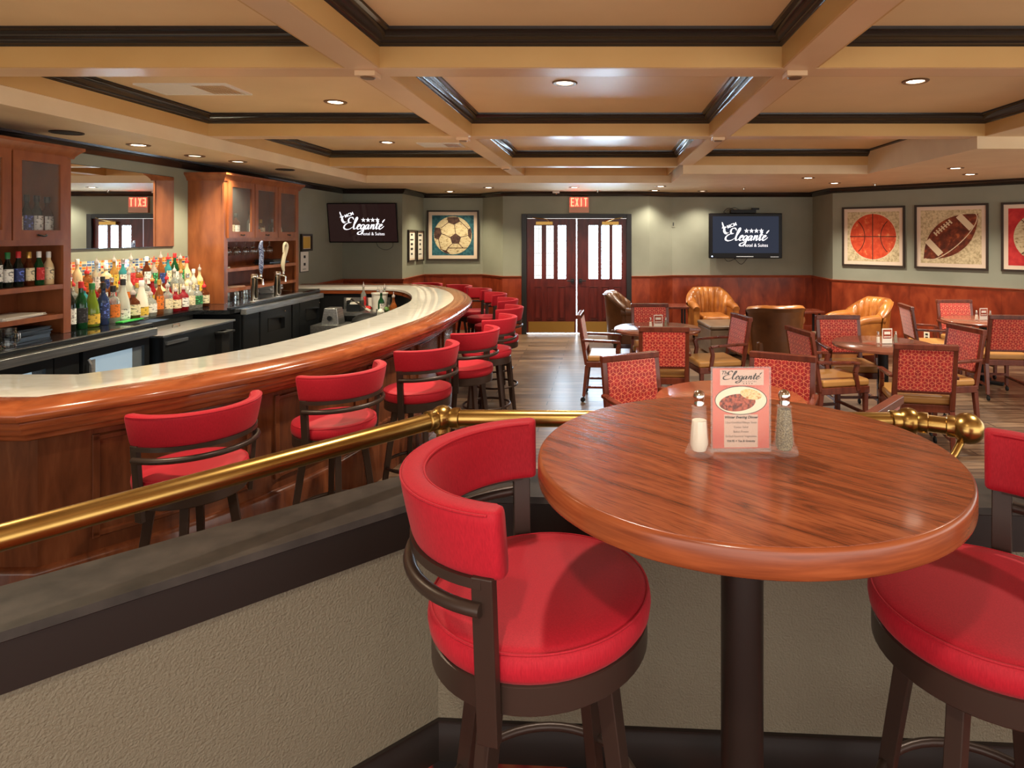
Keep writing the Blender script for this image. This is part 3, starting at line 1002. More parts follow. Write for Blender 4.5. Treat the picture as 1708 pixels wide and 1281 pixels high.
# ------------------------------------------------------------------ entrance doors
dr = tag(empty('door_1', (-0.5, 11.3, 0)), kind='structure')
mb = MB()
mb.box(-0.99, -0.9, -0.03, 0.14, 0, 2.17).box(0.9, 0.99, -0.03, 0.14, 0, 2.17).box(-0.9, 0.9, -0.03, 0.14, 2.09, 2.17)
mb.build('door_frame', M['doorframe'], dr, bevel=0.006)
for sd in (-1, 1):
    x0, x1 = (-0.9, -0.008) if sd < 0 else (0.008, 0.9)
    panes = [(0.02, 0.165), (0.255, 0.40), (0.485, 0.64)] if sd < 0 else [(0.105, 0.285), (0.355, 0.505), (0.575, 0.745)]
    xs = [(x0 + 0.115 + a * 0.92, x0 + 0.115 + b * 0.92) for a, b in panes]
    mb = MB()
    zb, zt = 1.0, 1.96
    edges = [x0] + [v for p in xs for v in p] + [x1]
    for k in range(0, len(edges), 2):
        mb.box(edges[k], edges[k + 1], 0.02, 0.065, 0.02, 2.085)
    for a, b in xs:
        mb.box(a, b, 0.02, 0.065, 0.02, zb)
        mb.box(a, b, 0.02, 0.065, zt, 2.085)
    leaf = mb.build('door_leaf', M['doorwood'], dr, smooth=0)
    for a, b in xs:
        mb = MB()
        for (p, q, r_, s_) in ((a, a + 0.012, 0.26, 0.86), (b - 0.012, b, 0.26, 0.86), (a, b, 0.26, 0.272), (a, b, 0.848, 0.86)):
            mb.box(p, q, 0.008, 0.02, r_, s_)
        mb.box(a + 0.03, b - 0.03, 0.01, 0.02, 0.29, 0.83)
        mb.build('raised_panel', M['doorwood'], leaf, bevel=0.003)
    for i, (a, b) in enumerate(xs):
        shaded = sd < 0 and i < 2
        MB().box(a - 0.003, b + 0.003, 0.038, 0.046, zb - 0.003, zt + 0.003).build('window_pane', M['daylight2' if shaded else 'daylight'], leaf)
        mb = MB()
        w = b - a
        for xx in (a + 0.22 * w, a + 0.78 * w, a + 0.4 * w, a + 0.6 * w) if i % 2 == 0 else (a + 0.5 * w, a + 0.25 * w):
            mb.box(xx - 0.0025, xx + 0.0025, 0.032, 0.038, zb, zt)
        for zz in (1.06, 1.24, 1.46, 1.68, 1.9):
            mb.box(a, b, 0.031, 0.037, zz - 0.0025, zz + 0.0025)
        mb.build('came_lattice', M['came'], leaf)
    MB().box(x0 + 0.03, x1 - 0.03, 0.012, 0.02, 0.03, 0.225).build('kick_plate', M['gold'], leaf)
    hx = -0.07 if sd < 0 else 0.07
    MB().box(hx - 0.03, hx + 0.03, -0.005, 0.02, 0.93, 1.0).tube([(hx, 0.0, 0.965), (hx, -0.05, 0.965), (hx - sd * -0.1, -0.055, 0.965)], 0.009, 8).build('handle', M['black'], leaf)
    cx = x0 + (0.32 if sd < 0 else 0.6)
    MB().box(cx - 0.15, cx + 0.15, -0.035, 0.02, 1.975, 2.03).tube([(cx + 0.1 * -sd, -0.03, 2.03), (cx + 0.05, -0.16, 2.07), (cx - 0.22 * sd * -1, -0.02, 2.10)], 0.009, 8).build('door_closer', M['gold'], leaf)
MB().box(-0.007, 0.007, 0.05, 0.056, 0.02, 2.085).build('daylight_gap', M['daygap'], dr)
MB().box(-0.89, 0.89, 0.05, 0.056, 0.004, 0.018).build('daylight_gap', M['daygap'], dr)
MB().box(-0.9, 0.9, -0.02, 0.1, 0, 0.006).build('threshold', M['gold'], dr)

ex = thing('exit_sign', 'lit red EXIT sign mounted on the wall above the double doors', 'sign', (-0.455, 11.3, 2.34))
MB().box(-0.18, 0.18, -0.045, 0.0, -0.15, 0.135).build('housing', M['exitbody'], ex, bevel=0.006)
MB().box(-0.165, 0.165, -0.049, -0.045, -0.05, 0.125).build('face', M['exitpanel'], ex)
mb = MB()
for i, ch in enumerate('EXIT'):
    x = -0.145 + i * 0.078
    z0, z1, w = -0.035, 0.115, 0.06
    b_ = 0.018
    yy = (-0.053, -0.049)
    if ch == 'E':
        mb.box(x, x + b_, *yy, z0, z1).box(x, x + w, *yy, z0, z0 + b_).box(x, x + w, *yy, z1 - b_, z1).box(x, x + w * 0.85, *yy, (z0 + z1) / 2 - b_ / 2, (z0 + z1) / 2 + b_ / 2)
    if ch == 'X':
        mb.plate([(x, z0), (x + b_, z0), (x + w, z1), (x + w - b_, z1)], *yy).plate([(x + w - b_, z0), (x + w, z0), (x + b_, z1), (x, z1)], *yy)
    if ch == 'I':
        mb.box(x + w / 2 - b_ / 2, x + w / 2 + b_ / 2, *yy, z0, z1)
    if ch == 'T':
        mb.box(x + w / 2 - b_ / 2, x + w / 2 + b_ / 2, *yy, z0, z1).box(x, x + w, *yy, z1 - b_, z1)
mb.build('exit_lettering', M['exitred'], ex, smooth=0)
for x, z, lb in ((1.62, 1.99, 'small black wall switch between doors and flat tv'),):
    t = thing('wall_switch', lb, 'switch', (x - 0.35, 11.55, z))
    MB().box(-0.035, 0.035, -0.01, 0, -0.06, 0.06).build('plate', M['wall'], t, bevel=0.003)
    MB().box(-0.008, 0.008, -0.02, -0.01, -0.03, 0.03).build('toggle', M['black'], t)

# ------------------------------------------------------------------ bar
NOSE = [(-4.3, 2.607), (-2.45, 2.607)] + cat_rom([(-2.06, 3.04), (-1.77, 3.52), (-1.57, 4.07), (-1.44, 4.9), (-1.385, 5.71), (-1.46, 6.9), (-1.70, 7.8),
                                                  (-2.02, 8.5), (-2.40, 8.98), (-2.85, 9.22), (-3.4, 9.28)], 7) + [(-4.41, 9.28)]
bar = thing('bar_counter', 'long curved cherry wood bar counter with pale marble top and moulded armrest', 'bar')
MB().sweep(NOSE, [(0.205, 1.03), (0.205, 1.070), (0.66, 1.070), (0.672, 1.062), (0.672, 1.035), (0.66, 1.03)]).build('marble_top', M['marble'], bar)
MB().sweep(NOSE, [(0.006, 1.012), (0.0, 1.03), (0.004, 1.048), (0.018, 1.062), (0.045, 1.072), (0.08, 1.079), (0.14, 1.080), (0.19, 1.074), (0.206, 1.0715), (0.206, 1.0), (0.03, 1.0)]).build('armrest', M['barwood'], bar, smooth=38)
MB().sweep(NOSE, [(0.03, 1.0), (0.028, 0.985), (0.034, 0.972), (0.05, 0.968), (0.05, 0.962), (0.052, 0.948), (0.062, 0.938), (0.08, 0.935), (0.08, 0.93), (0.086, 0.915), (0.10, 0.905), (0.205, 0.903), (0.205, 1.0)]).build('stepped_moulding', M['barwood'], bar, smooth=38)
MB().sweep(NOSE, [(0.20, 0.28), (0.20, 0.91), (0.235, 0.91), (0.235, 0.28)]).build('front_panelling', M['barpanel'], bar)
MB().sweep(NOSE, [(0.17, 0.0), (0.17, 0.285), (0.178, 0.30), (0.195, 0.31), (0.235, 0.31), (0.235, 0.0)]).build('plinth', M['barpanel'], bar, smooth=50)
MB().sweep(NOSE, [(0.60, 0.0), (0.60, 1.03), (0.64, 1.03), (0.64, 0.0)]).build('inner_panelling', M['blackmat'], bar)
MB().sweep(NOSE, [(0.62, 0.985), (0.62, 1.03), (0.665, 1.03), (0.665, 0.985)]).build('inner_edge_strip', M['barwood'], bar)
face = offset_path(NOSE, 0.20)


def walk(path, s0):
    acc = 0.0
    for a, b in zip(path[:-1], path[1:]):
        L_ = math.hypot(b[0] - a[0], b[1] - a[1])
        if acc + L_ >= s0:
            t = (s0 - acc) / L_
            return (a[0] + (b[0] - a[0]) * t, a[1] + (b[1] - a[1]) * t)
        acc += L_
    return path[-1]


s_corner = math.hypot(face[1][0] - face[0][0], face[1][1] - face[0][1])
total = sum(math.hypot(b[0] - a[0], b[1] - a[1]) for a, b in zip(face[:-1], face[1:]))
s0 = s_corner + 0.19
while s0 + 0.72 < total - 1.2:
    pts = [walk(face, s0 + 0.72 * k / 8) for k in range(9)]
    mb = MB()
    mb.sweep(pts, [(-0.016, 0.83), (-0.016, 0.852), (0.002, 0.86), (0.002, 0.825)])
    mb.sweep(pts, [(-0.016, 0.40), (-0.016, 0.378), (0.002, 0.37), (0.002, 0.405)])
    for a, b in ((pts[0], walk(face, s0 + 0.03)), (walk(face, s0 + 0.69), pts[-1])):
        mb.sweep([a, b], [(-0.016, 0.37), (-0.016, 0.86), (0.002, 0.86), (0.002, 0.37)])
    mb.build('raised_panel_frame', M['barpanel'], bar, bevel=0.004)
    s0 += 0.86
pts = [walk(face, s_corner - 0.95), walk(face, s_corner - 0.22)]
MB().sweep(pts, [(-0.016, 0.83), (-0.016, 0.86), (0.002, 0.86), (0.002, 0.825)]).sweep(pts, [(-0.016, 0.40), (-0.016, 0.37), (0.002, 0.37), (0.002, 0.405)]).sweep([walk(face, s_corner - 0.25), pts[1]], [(-0.016, 0.37), (-0.016, 0.86), (0.002, 0.86), (0.002, 0.37)]).build('raised_panel_frame', M['barpanel'], bar, bevel=0.004)

# ------------------------------------------------------------------ stools
def make_stool(label, turn):
    t = thing('bar_stool', label, 'bar stool')
    seat = MB().lathe([(0.21, 0.685), (0.236, 0.690), (0.247, 0.705), (0.250, 0.725), (0.248, 0.742), (0.240, 0.753), (0.225, 0.760), (0.18, 0.764), (0.1, 0.767), (0.02, 0.768)], 56).build('seat', M['red'], t, smooth=60)
    MB().tube([(0.243 * math.cos(k * PI / 28), 0.243 * math.sin(k * PI / 28), 0.752) for k in range(56)], 0.0028, 6, True).build('piping', M['red'], seat)
    MB().lathe([(0.21, 0.632), (0.238, 0.632), (0.242, 0.636), (0.242, 0.688), (0.236, 0.692), (0.21, 0.692)], 56).lathe([(0.1, 0.60), (0.1, 0.64)], 24).build('seat_ring', M['bronze'], t, smooth=40)
    # curved back pad
    A = math.radians(77)
    rings = []
    n = 34
    ends = 4
    for i in range(-ends, n + ends + 1):
        g = PI - A + 2 * A * min(max(i, 0), n) / n
        e = 1.0
        if i < 0:
            e = math.sqrt(max(0, 1 - (-i / ends) ** 2))
            g -= 0.07 * (-i / ends)
        if i > n:
            e = math.sqrt(max(0, 1 - ((i - n) / ends) ** 2))
            g += 0.07 * ((i - n) / ends)
        e = 0.55 + 0.45 * e
        ring = []
        hh, th, rm = 0.072, 0.028, 0.268
        for k in range(20):
            a = 2 * PI * k / 20
            ca, sa = math.cos(a), math.sin(a)
            x = math.copysign(abs(ca) ** 0.5, ca) * th * e
            z = math.copysign(abs(sa) ** 0.35, sa) * hh * (0.85 + 0.15 * e)
            r = rm + x + 0.03 * z / hh * 0.5
            ring.append((r * math.cos(g), r * math.sin(g), 0.976 + z))
        rings.append(ring)
    pad = MB().rim_loop(rings).build('backrest', M['red'], t, smooth=60)
    for rr in (0.306, 0.257):
        MB().tube([(rr * math.cos(PI - A + 2 * A * i / 40), rr * math.sin(PI - A + 2 * A * i / 40), 1.0405) for i in range(41)], 0.0025, 6).build('piping', M['red'], pad)
    ap = math.radians(73)

    def band(r, z0, z1, th=0.006, a=ap):
        mb = MB()
        path = [(r * math.cos(PI + a - 2 * a * i / 30), r * math.sin(PI + a - 2 * a * i / 30)) for i in range(31)]
        mb.sweep(path, [(-th / 2, z0), (-th / 2, z1), (th / 2, z1), (th / 2, z0)])
        return mb
    band(0.272, 0.893, 0.912, 0.03).build('back_rail', M['bronze'], t, smooth=40)
    MB().tube([(0.287 * math.cos(PI + ap - 2 * ap * i / 30), 0.287 * math.sin(PI + ap - 2 * ap * i / 30), 0.856) for i in range(31)], 0.0135, 10).build('back_rail', M['bronze'], t, smooth=60)
    for sg in (1, -1):
        g = sg * (PI - ap) if False else sg * ap
        g = PI + sg * ap
        u = Vector((math.cos(g), math.sin(g), 0))
        MB().beam(tuple(u * 0.252 + Vector((0, 0, 0.585))), tuple(u * 0.276 + Vector((0, 0, 0.915))), 0.022, 0.044, up=(-u.y, u.x, 0)).build('back_post', M['bronze'], t, bevel=0.003)
    for k in range(4):
        g = math.radians(60 + 90 * k) + turn
        u = Vector((math.cos(g), math.sin(g), 0))
        MB().beam(tuple(u * 0.165 + Vector((0, 0, 0.640))), tuple(u * 0.265 + Vector((0, 0, 0.0))), 0.042, 0.036, up=(-u.y, u.x, 0), w2=0.034, d2=0.030).build('leg', M['bronze'], t, bevel=0.003)
    MB().tube([(0.232 * math.cos(k * PI / 24), 0.232 * math.sin(k * PI / 24), 0.245) for k in range(48)], 0.011, 10, True).build('foot_ring', M['bronze'], t, smooth=60)
    return t


stool0 = make_stool('red round bar stool under the oak table rim, its back to the diagonal half wall', 0)
stool0.location = (-0.144, 1.43, 0.25)


def place_stool(x, y, deg, label, group, z=0.0):
    t = copy_tree(stool0)
    t.location = (x, y, z)
    t.rotation_euler = (0, 0, math.radians(deg))
    t['label'] = label
    t['group'] = group
    if z == 0.0:
        t.scale = (0.91, 0.91, 1.0)
    return t


stool0['group'] = 'red stools at the oak table'
place_stool(0.85, 1.38, 160, 'red round bar stool partly cut off, across the oak table leg', 'red stools at the oak table', 0.25)
ORD = ['first', 'second', 'third', 'fourth', 'fifth', 'sixth', 'seventh', 'eighth', 'ninth', 'tenth', 'eleventh', 'twelfth', 'thirteenth', 'fourteenth', 'fifteenth', 'sixteenth', 'seventeenth', 'eighteenth', 'nineteenth', 'twentieth', 'twenty-first', 'twenty-second', 'twenty-third', 'twenty-fourth']
BS = [(-1.88, 2.86, 143), (-1.54, 3.58, 149), (-1.28, 4.30, 153), (-1.12, 5.02, 160), (-1.08, 5.75, 172), (-1.12, 6.52, 178), (-1.28, 7.28, 190), (-1.52, 7.98, 202), (-1.83, 8.62, 212), (-2.22, 9.18, 225), (-2.75, 9.55, 250)]
EX = ['largest one behind the brass rail', 'seat crossing above the brass rail', 'seat by the brass ball joint', 'dark legs free on the floor',
      'between two overlapping backrests', 'legs out towards the aisle', 'at the bulge of the bar', 'seat past the armrest', 'near the double doors', 'mostly hidden', 'just a sliver beyond the marble']
for i, (x, y, d) in enumerate(BS):
    place_stool(x, y, d, '%s red stool from the bar corner, %s' % (ORD[i], EX[i]), 'red stools along the curved bar')

# ------------------------------------------------------------------ round tables
def table(x, y, z, R, h, mat_top, label, name='round_table', th=0.03, group=None, base='cross', r_ped=0.047):
    t = thing(name, label, 'table', (x, y, z), 0, group)
    if th > 0.04:
        prof = [(R - 0.012, h - th), (R - 0.003, h - th + 0.004), (R, h - th + 0.012), (R, h - 0.014), (R - 0.003, h - 0.006), (R - 0.010, h - 0.001), (R - 0.03, h), (0.1, h)]
    else:
        prof = [(R - 0.01, h - th), (R - 0.002, h - th + 0.004), (R, h - 0.006), (R - 0.006, h), (0.1, h)]
    if th > 0.04:
        MB().lathe([(R - 0.02, h - th + 0.001), (R - 0.02, h - 0.0012), (R - 0.0075, h - 0.0012), (R - 0.0078, h), (R - 0.03, h + 0.0002), (0.1, h + 0.0002)], 128).build('tabletop', mat_top, t, smooth=30)
        MB().lathe([(R - 0.10, h - th), (R - 0.006, h - th), (R - 0.001, h - th + 0.004), (R, h - th + 0.010), (R, h - 0.010), (R - 0.0015, h - 0.0045), (R - 0.005, h - 0.001), (R - 0.0085, h - 0.0002), (R - 0.012, h - 0.002), (R - 0.10, h - 0.01)], 128).build('edge_band', M['oakedge'], t, smooth=50)
    else:
        MB().lathe(prof, 96).build('tabletop', mat_top, t, smooth=50)
    MB().lathe([(r_ped, 0.03), (r_ped, h - th - 0.012)], 32).lathe([(0.12, h - th - 0.012), (0.12, h - th)], 32).build('pedestal', M['blackmat'] if th < 0.04 else M['darktrim'], t)
    if base == 'cross':
        MB().beam((-0.15, -0.15, 0.02), (0.15, 0.15, 0.02), 0.07, 0.035).beam((0.15, -0.15, 0.021), (-0.15, 0.15, 0.021), 0.07, 0.035).build('base', M['blackmat'], t, bevel=0.006)
    else:
        MB().lathe([(0.165, 0.0), (0.165, 0.012), (0.15, 0.025), (0.06, 0.04), (0.05, 0.05)], 40).build('base', M['blackmat'], t)
    return t


table(0.31, 1.41, 0.25, 0.457, 1.07, M['oak'], 'tall round oak table with thick worn edge standing on the platform', 'bar_height_table', 0.052, None, 'disc')
TA, TB, TC_, TD = (0.59, 6.97), (2.66, 5.98), (4.60, 7.60), (0.80, 4.0)
table(*TA, 0, 0.48, 0.76, M['tabletop'], 'round dining table with glare on its rim, nearest the entrance doors', group='round dining tables')
table(*TB, 0, 0.46, 0.76, M['tabletop'], 'round dining table in front of the leather chairs, menu card at its middle', group='round dining tables')
table(*TC_, 0, 0.46, 0.76, M['tabletop'], 'round dining table next to the wainscot under the football picture', group='round dining tables')
table(*TD, 0, 0.47, 0.76, M['oak'], 'round dining table mostly hidden behind the tall oak table', group='round dining tables')


# ------------------------------------------------------------------ dining armchairs
def make_chair():
    t = thing('dining_armchair', 'x', 'chair')
    w = M['chairwood']
    MB().box(-0.22, 0.25, -0.235, 0.235, 0.435, 0.50).build('seat_cushion', M['tan'], t, bevel=0.022, seg=4, smooth=60)
    MB().box(-0.235, 0.245, -0.24, 0.24, 0.375, 0.437).build('seat_frame', w, t, bevel=0.006)
    # raked back: frame of stiles and rails, fabric panel
    def bp(y, z, dx=0.0):
        s = (z - 0.42) / 0.51
        return (-0.235 - 0.085 * s + dx, y, z)
    fr = MB()
    for sg in (-1, 1):
        fr.beam(bp(sg * 0.215, 0.40), bp(sg * 0.215, 0.90), 0.042, 0.034, up=(1, 0, 0.1))
    fr.beam(bp(-0.236, 0.912), bp(0.236, 0.912), 0.05, 0.046, up=(0, 0, 1))
    fr.beam(bp(-0.2, 0.545), bp(0.2, 0.545), 0.03, 0.03, up=(0, 0, 1))
    back = fr.build('backrest_frame', w, t, bevel=0.007)
    P = [bp(-0.20, 0.55, 0.022), bp(0.20, 0.55, 0.022), bp(0.20, 0.892, 0.022), bp(-0.20, 0.892, 0.022), bp(-0.20, 0.55, -0.022), bp(0.20, 0.55, -0.022), bp(0.20, 0.892, -0.022), bp(-0.20, 0.892, -0.022)]
    MB().add(P, [(0, 1, 2, 3), (7, 6, 5, 4), (0, 4, 5, 1), (1, 5, 6, 2), (2, 6, 7, 3), (3, 7, 4, 0)]).build('back_panel', M['weave'], back, bevel=0.01, seg=3, smooth=60)
    for sg in (-1, 1):
        y = sg * 0.235
        mb = MB()
        path = [(-0.275, y, 0.665), (-0.15, y + sg * 0.01, 0.662), (0.05, y + sg * 0.012, 0.655), (0.13, y + sg * 0.01, 0.648)]
        for a, b in zip(path[:-1], path[1:]):
            mb.beam(a, b, 0.045, 0.026)
        for a, b in (((0.125, y, 0.65), (0.10, y, 0.56)), ((0.10, y, 0.565), (0.13, y, 0.40))):
            mb.beam(a, b, 0.036, 0.04, up=(1, 0, 0))
        mb.build('armrest', w, t, bevel=0.007)
    for sx, sy in ((1, 1), (1, -1), (-1, 1), (-1, -1)):
        x, y = (0.215 if sx > 0 else -0.225), sy * 0.215
        leg = MB().beam((x, y, 0.39), (x + (0.0 if sx > 0 else -0.035), y, 0.062), 0.042, 0.042, up=(1, 0, 0), w2=0.032, d2=0.032).build('leg', w, t, bevel=0.004)
        xx = x + (0.0 if sx > 0 else -0.035)
        MB().lathe([(0.024, -0.010), (0.026, -0.006), (0.026, 0.006), (0.024, 0.010)], 16, (xx - 0.01, y, 0.026), 'Y').lathe([(0.008, 0.03), (0.008, 0.065)], 10, (xx, y, 0)).build('caster', M['rubber'], leg)
    MB().beam((0.205, -0.2, 0.19), (0.205, 0.2, 0.19), 0.02, 0.026).beam((0.2, -0.213, 0.16), (-0.23, -0.213, 0.16), 0.02, 0.026).beam((0.2, 0.213, 0.16), (-0.23, 0.213, 0.16), 0.02, 0.026).build('stretcher', w, t)
    return t


chair0 = make_chair()
CH = [(0.05, 6.93, -3, 'patterned armchair seen from its side, back to the aisle, by the table nearest the doors'),
      (0.57, 7.53, -90, 'patterned armchair facing us from beyond the table nearest the doors'),
      (0.58, 6.18, 86, 'patterned armchair with its back to us at the table nearest the doors'),
      (1.16, 6.66, 192, 'patterned armchair with purple sheen on its back, beside the barrel leather chair'),
      (0.33, 4.27, -63, 'patterned armchair turned aside at the hidden table, close to the aisle'),
      (1.15, 4.27, -117, 'patterned armchair at the hidden table, directly behind the menu holder and pepper shaker'),
      (1.20, 3.42, 138, 'patterned armchair low by the brass ball joint, only its top rail showing'),
      (2.60, 5.25, 78, 'large patterned armchair with its back to us, above the brass rail joint'),
      (2.50, 6.40, -90, 'patterned armchair facing us beyond the middle dining table, tan seat showing'),
      (2.10, 5.82, 12, 'patterned armchair with magenta sheen in front of the barrel leather chair'),
      (3.09, 5.84, 190, 'patterned armchair at the middle dining table, facing towards the aisle'),
      (4.02, 7.66, -8, 'patterned armchair seen from behind its side, by the outlet on the wainscot'),
      (4.64, 8.0, -90, 'patterned armchair backed against the wainscot under the football picture'),
      (4.40, 7.03, 84, 'patterned armchair with its back to us, cut by the picture edge')]
for i, (x, y, a, lb) in enumerate(CH):
    t = chair0 if i == 0 else copy_tree(chair0)
    t.location = (x, y, 0)
    t.rotation_euler = (0, 0, math.radians(a))
    t['label'] = lb
    t['group'] = 'patterned dining armchairs'


# ------------------------------------------------------------------ leather club chairs
def club(x, y, deg, label, leather, backl, hb=0.84, flutes=9, drop=0.20):
    t = thing('club_chair', label, 'armchair', (x, y, 0), math.radians(deg), 'leather club chairs')
    MB().box(-0.28, 0.34, -0.31, 0.31, 0.10, 0.33).build('base', backl, t, bevel=0.03, seg=3, smooth=60)
    MB().box(-0.20, 0.37, -0.235, 0.235, 0.32, 0.45).build('seat_cushion', leather, t, bevel=0.05, seg=4, smooth=60)
    # fluted barrel back: outer shell and inner cushions as one ribbon of rings
    n = 60
    A = math.radians(84)
    rings = []
    for i in range(n + 1):
        g = PI - A + 2 * A * i / n
        u = abs(i / n * 2 - 1)
        top = hb - drop * max(0.0, (u - 0.45) / 0.55) ** 1.2
        f = 0.028 * abs(math.sin(PI * flutes * i / n))
        ring = []
        for r, z in ((0.30, 0.16), (0.315, 0.45), (0.335, top - 0.05), (0.36, top), (0.335, top + 0.035), (0.285 - f * .5, top + 0.03), (0.25 - f, top - 0.03), (0.225 - f, 0.6), (0.215 - f, 0.44), (0.22, 0.3)):
            sx = 1.12 if math.cos(g) < 0 else 1.0
            ring.append((r * math.cos(g) * sx * 1.08 + 0.0, r * math.sin(g) * 1.16, z))
        rings.append(ring)
    bk = MB().rim_loop(rings).build('backrest', leather, t, smooth=55)
    # outside cover a touch proud
    ro = []
    for i in range(n + 1):
        g = PI - A + 2 * A * i / n
        u = abs(i / n * 2 - 1)
        top = hb - drop * max(0.0, (u - 0.45) / 0.55) ** 1.2
        ring = []
        for r, z in ((0.302, 0.12), (0.322, 0.45), (0.345, top - 0.06), (0.368, top - 0.005), (0.35, top - 0.005), (0.30, 0.14)):
            sx = 1.12 if math.cos(g) < 0 else 1.0
            ring.append((r * math.cos(g) * sx * 1.08, r * math.sin(g) * 1.16, z))
        ro.append(ring)
    MB().rim_loop(ro).build('outer_cover', backl, bk, smooth=55)
    for sg in (-1, 1):
        y0 = sg * 0.335
        P = cat_rom([(-0.12, y0, 0.60), (0.05, y0, 0.60), (0.22, y0, 0.585), (0.33, y0, 0.55)], 4)
        MB().tube(P, 0.07, 16, rs=[0.07 - 0.012 * i / len(P) for i in range(len(P))]).box(-0.1, 0.32, y0 - 0.05, y0 + 0.05, 0.12, 0.57).build('arm', leather, t, smooth=50, bevel=0.01)
    for sx in (-1, 1):
        for sy in (-1, 1):
            MB().lathe([(0.018, 0.0), (0.03, 0.10)], 12, (0.03 + sx * 0.25, sy * 0.25, 0)).build('foot', M['darktrim'], t)
    return t


club(1.83, 10.72, -84, 'caramel leather club chair facing us against the wainscot under the flat tv', M['leather'], M['leather'])
club(2.40, 8.85, 92, 'brown barrel leather chair with its back to us, behind the middle dining table', M['leather'], M['leatherback'], 0.80, drop=0.05)
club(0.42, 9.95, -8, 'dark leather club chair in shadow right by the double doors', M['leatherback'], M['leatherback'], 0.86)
club(3.72, 9.10, 195, 'caramel leather club chair set sideways under the basketball picture', M['leather'], M['leather'], 0.84)

t = thing('leather_ottoman', 'grey brown leather topped cube ottoman before the caramel club chair', 'ottoman', (1.87, 9.55, 0), 0.12)
MB().box(-0.36, 0.36, -0.36, 0.36, 0.04, 0.40).build('body', M['leatherdark'], t, bevel=0.012)
MB().box(-0.37, 0.37, -0.37, 0.37, 0.40, 0.46).build('top_cushion', M['leatherdark'], t, bevel=0.025, seg=3, smooth=60)
t = thing('leather_ottoman', 'caramel leather ottoman half hidden behind the barrel chair and facing armchair', 'ottoman', (3.08, 8.42, 0), 0.1)
MB().box(-0.22, 0.22, -0.22, 0.22, 0.04, 0.42).build('body', M['leather'], t, bevel=0.02)
MB().box(-0.23, 0.23, -0.23, 0.23, 0.42, 0.47).build('top_cushion', M['leatherdark'], t, bevel=0.02, seg=3, smooth=60)


def side_table(x, y, z, w, d, lb):
    t = thing('side_table', lb, 'table', (x, y, 0), 0, 'dark side tables')
    MB().box(-w / 2, w / 2, -d / 2, d / 2, z - 0.035, z).build('top', M['chairwood'], t, bevel=0.006)
    for sy in (-1, 1):
        MB().box(w / 2 - 0.08, w / 2 - 0.05, sy * d * 0.35 - 0.015, sy * d * 0.35 + 0.015, 0.02, z - 0.035).build('leg', M['blackmat'], t)
    MB().box(-w / 2 + 0.05, w / 2 - 0.04, -d * 0.4, d * 0.4, 0, 0.022).build('base', M['blackmat'], t)


side_table(1.17, 10.35, 0.63, 0.40, 0.5, 'dark cantilever side table beside the caramel chair under the flat tv')
side_table(3.18, 9.95, 0.60, 0.5, 0.4, 'dark side table in the corner beside the sideways caramel chair')

# ------------------------------------------------------------------ things on the tables
def shaker(x, y, z, fill, lb, s=1.0, grp='salt and pepper shakers'):
    t = thing('glass_shaker', lb, 'shaker', (x, y, z), 0, grp)
    sc = s
    MB().lathe([(0.030 * sc, 0.0), (0.032 * sc, 0.004 * sc), (0.030 * sc, 0.012 * sc), (0.0225 * sc, 0.026 * sc), (0.0165 * sc, 0.09 * sc), (0.0155 * sc, 0.102 * sc), (0.017 * sc, 0.105 * sc), (0.013 * sc, 0.107 * sc)], 10).build('glass_body', M['shakerglass'], t, smooth=20)
    top = 0.075 if fill is M['salt'] else 0.098
    k = (top - 0.02) / 0.08
    MB().lathe([(0.015 * sc, 0.010 * sc), (0.0195 * sc, 0.022 * sc), ((0.0195 - 0.0055 * k) * sc, top * sc)], 10).build('contents', fill, t)
    MB().lathe([(0.0115 * sc, 0.107 * sc), (0.012 * sc, 0.114 * sc), (0.010 * sc, 0.117 * sc), (0.0125 * sc, 0.122 * sc), (0.013 * sc, 0.129 * sc), (0.010 * sc, 0.136 * sc), (0.004 * sc, 0.140 * sc)], 20).build('cap', M['chrome'], t, smooth=60)
    return t


ZT = 1.32
shaker(0.207, 1.367, ZT, M['salt'], 'glass salt shaker with chrome cap beside the menu holder on the tall table')
shaker(0.394, 1.372, ZT, M['pepper'], 'glass pepper shaker with chrome cap beside the menu holder on the tall table')
mh = thing('menu_holder', 'clear acrylic stand with a coral dinner menu showing a steak, on the tall table', 'menu', (0.299, 1.372, ZT), 0.02)
MB().box(-0.066, 0.066, -0.0032, -0.0012, 0.004, 0.190).box(-0.066, 0.066, 0.0012, 0.0032, 0.004, 0.190).box(-0.066, 0.066, -0.032, 0.032, 0.0, 0.004).build('acrylic_stand', M['acrylic'], mh, smooth=0)
card = MB().box(-0.062, 0.062, -0.0008, 0.0008, 0.012, 0.187).build('menu_card', M['coral'], mh, smooth=0)
MB().box(-0.046, 0.050, -0.0011, -0.0009, 0.150, 0.184).build('header', M['menupale'], card, smooth=0)
MB().box(-0.037, 0.037, -0.0011, -0.0009, 0.014, 0.086).build('text_ground', M['menupale'], card, smooth=0)


def ell(mb, cx, cz, a, b, y, n=40, rot=0.0, y1=None):
    pts = []
    for k in range(n):
        g = 2 * PI * k / n
        x, z = a * math.cos(g), b * math.sin(g)
        pts.append((cx + x * math.cos(rot) - z * math.sin(rot), cz + x * math.sin(rot) + z * math.cos(rot)))
    return mb.plate(pts, y, (y + 0.0002) if y1 is None else y1)


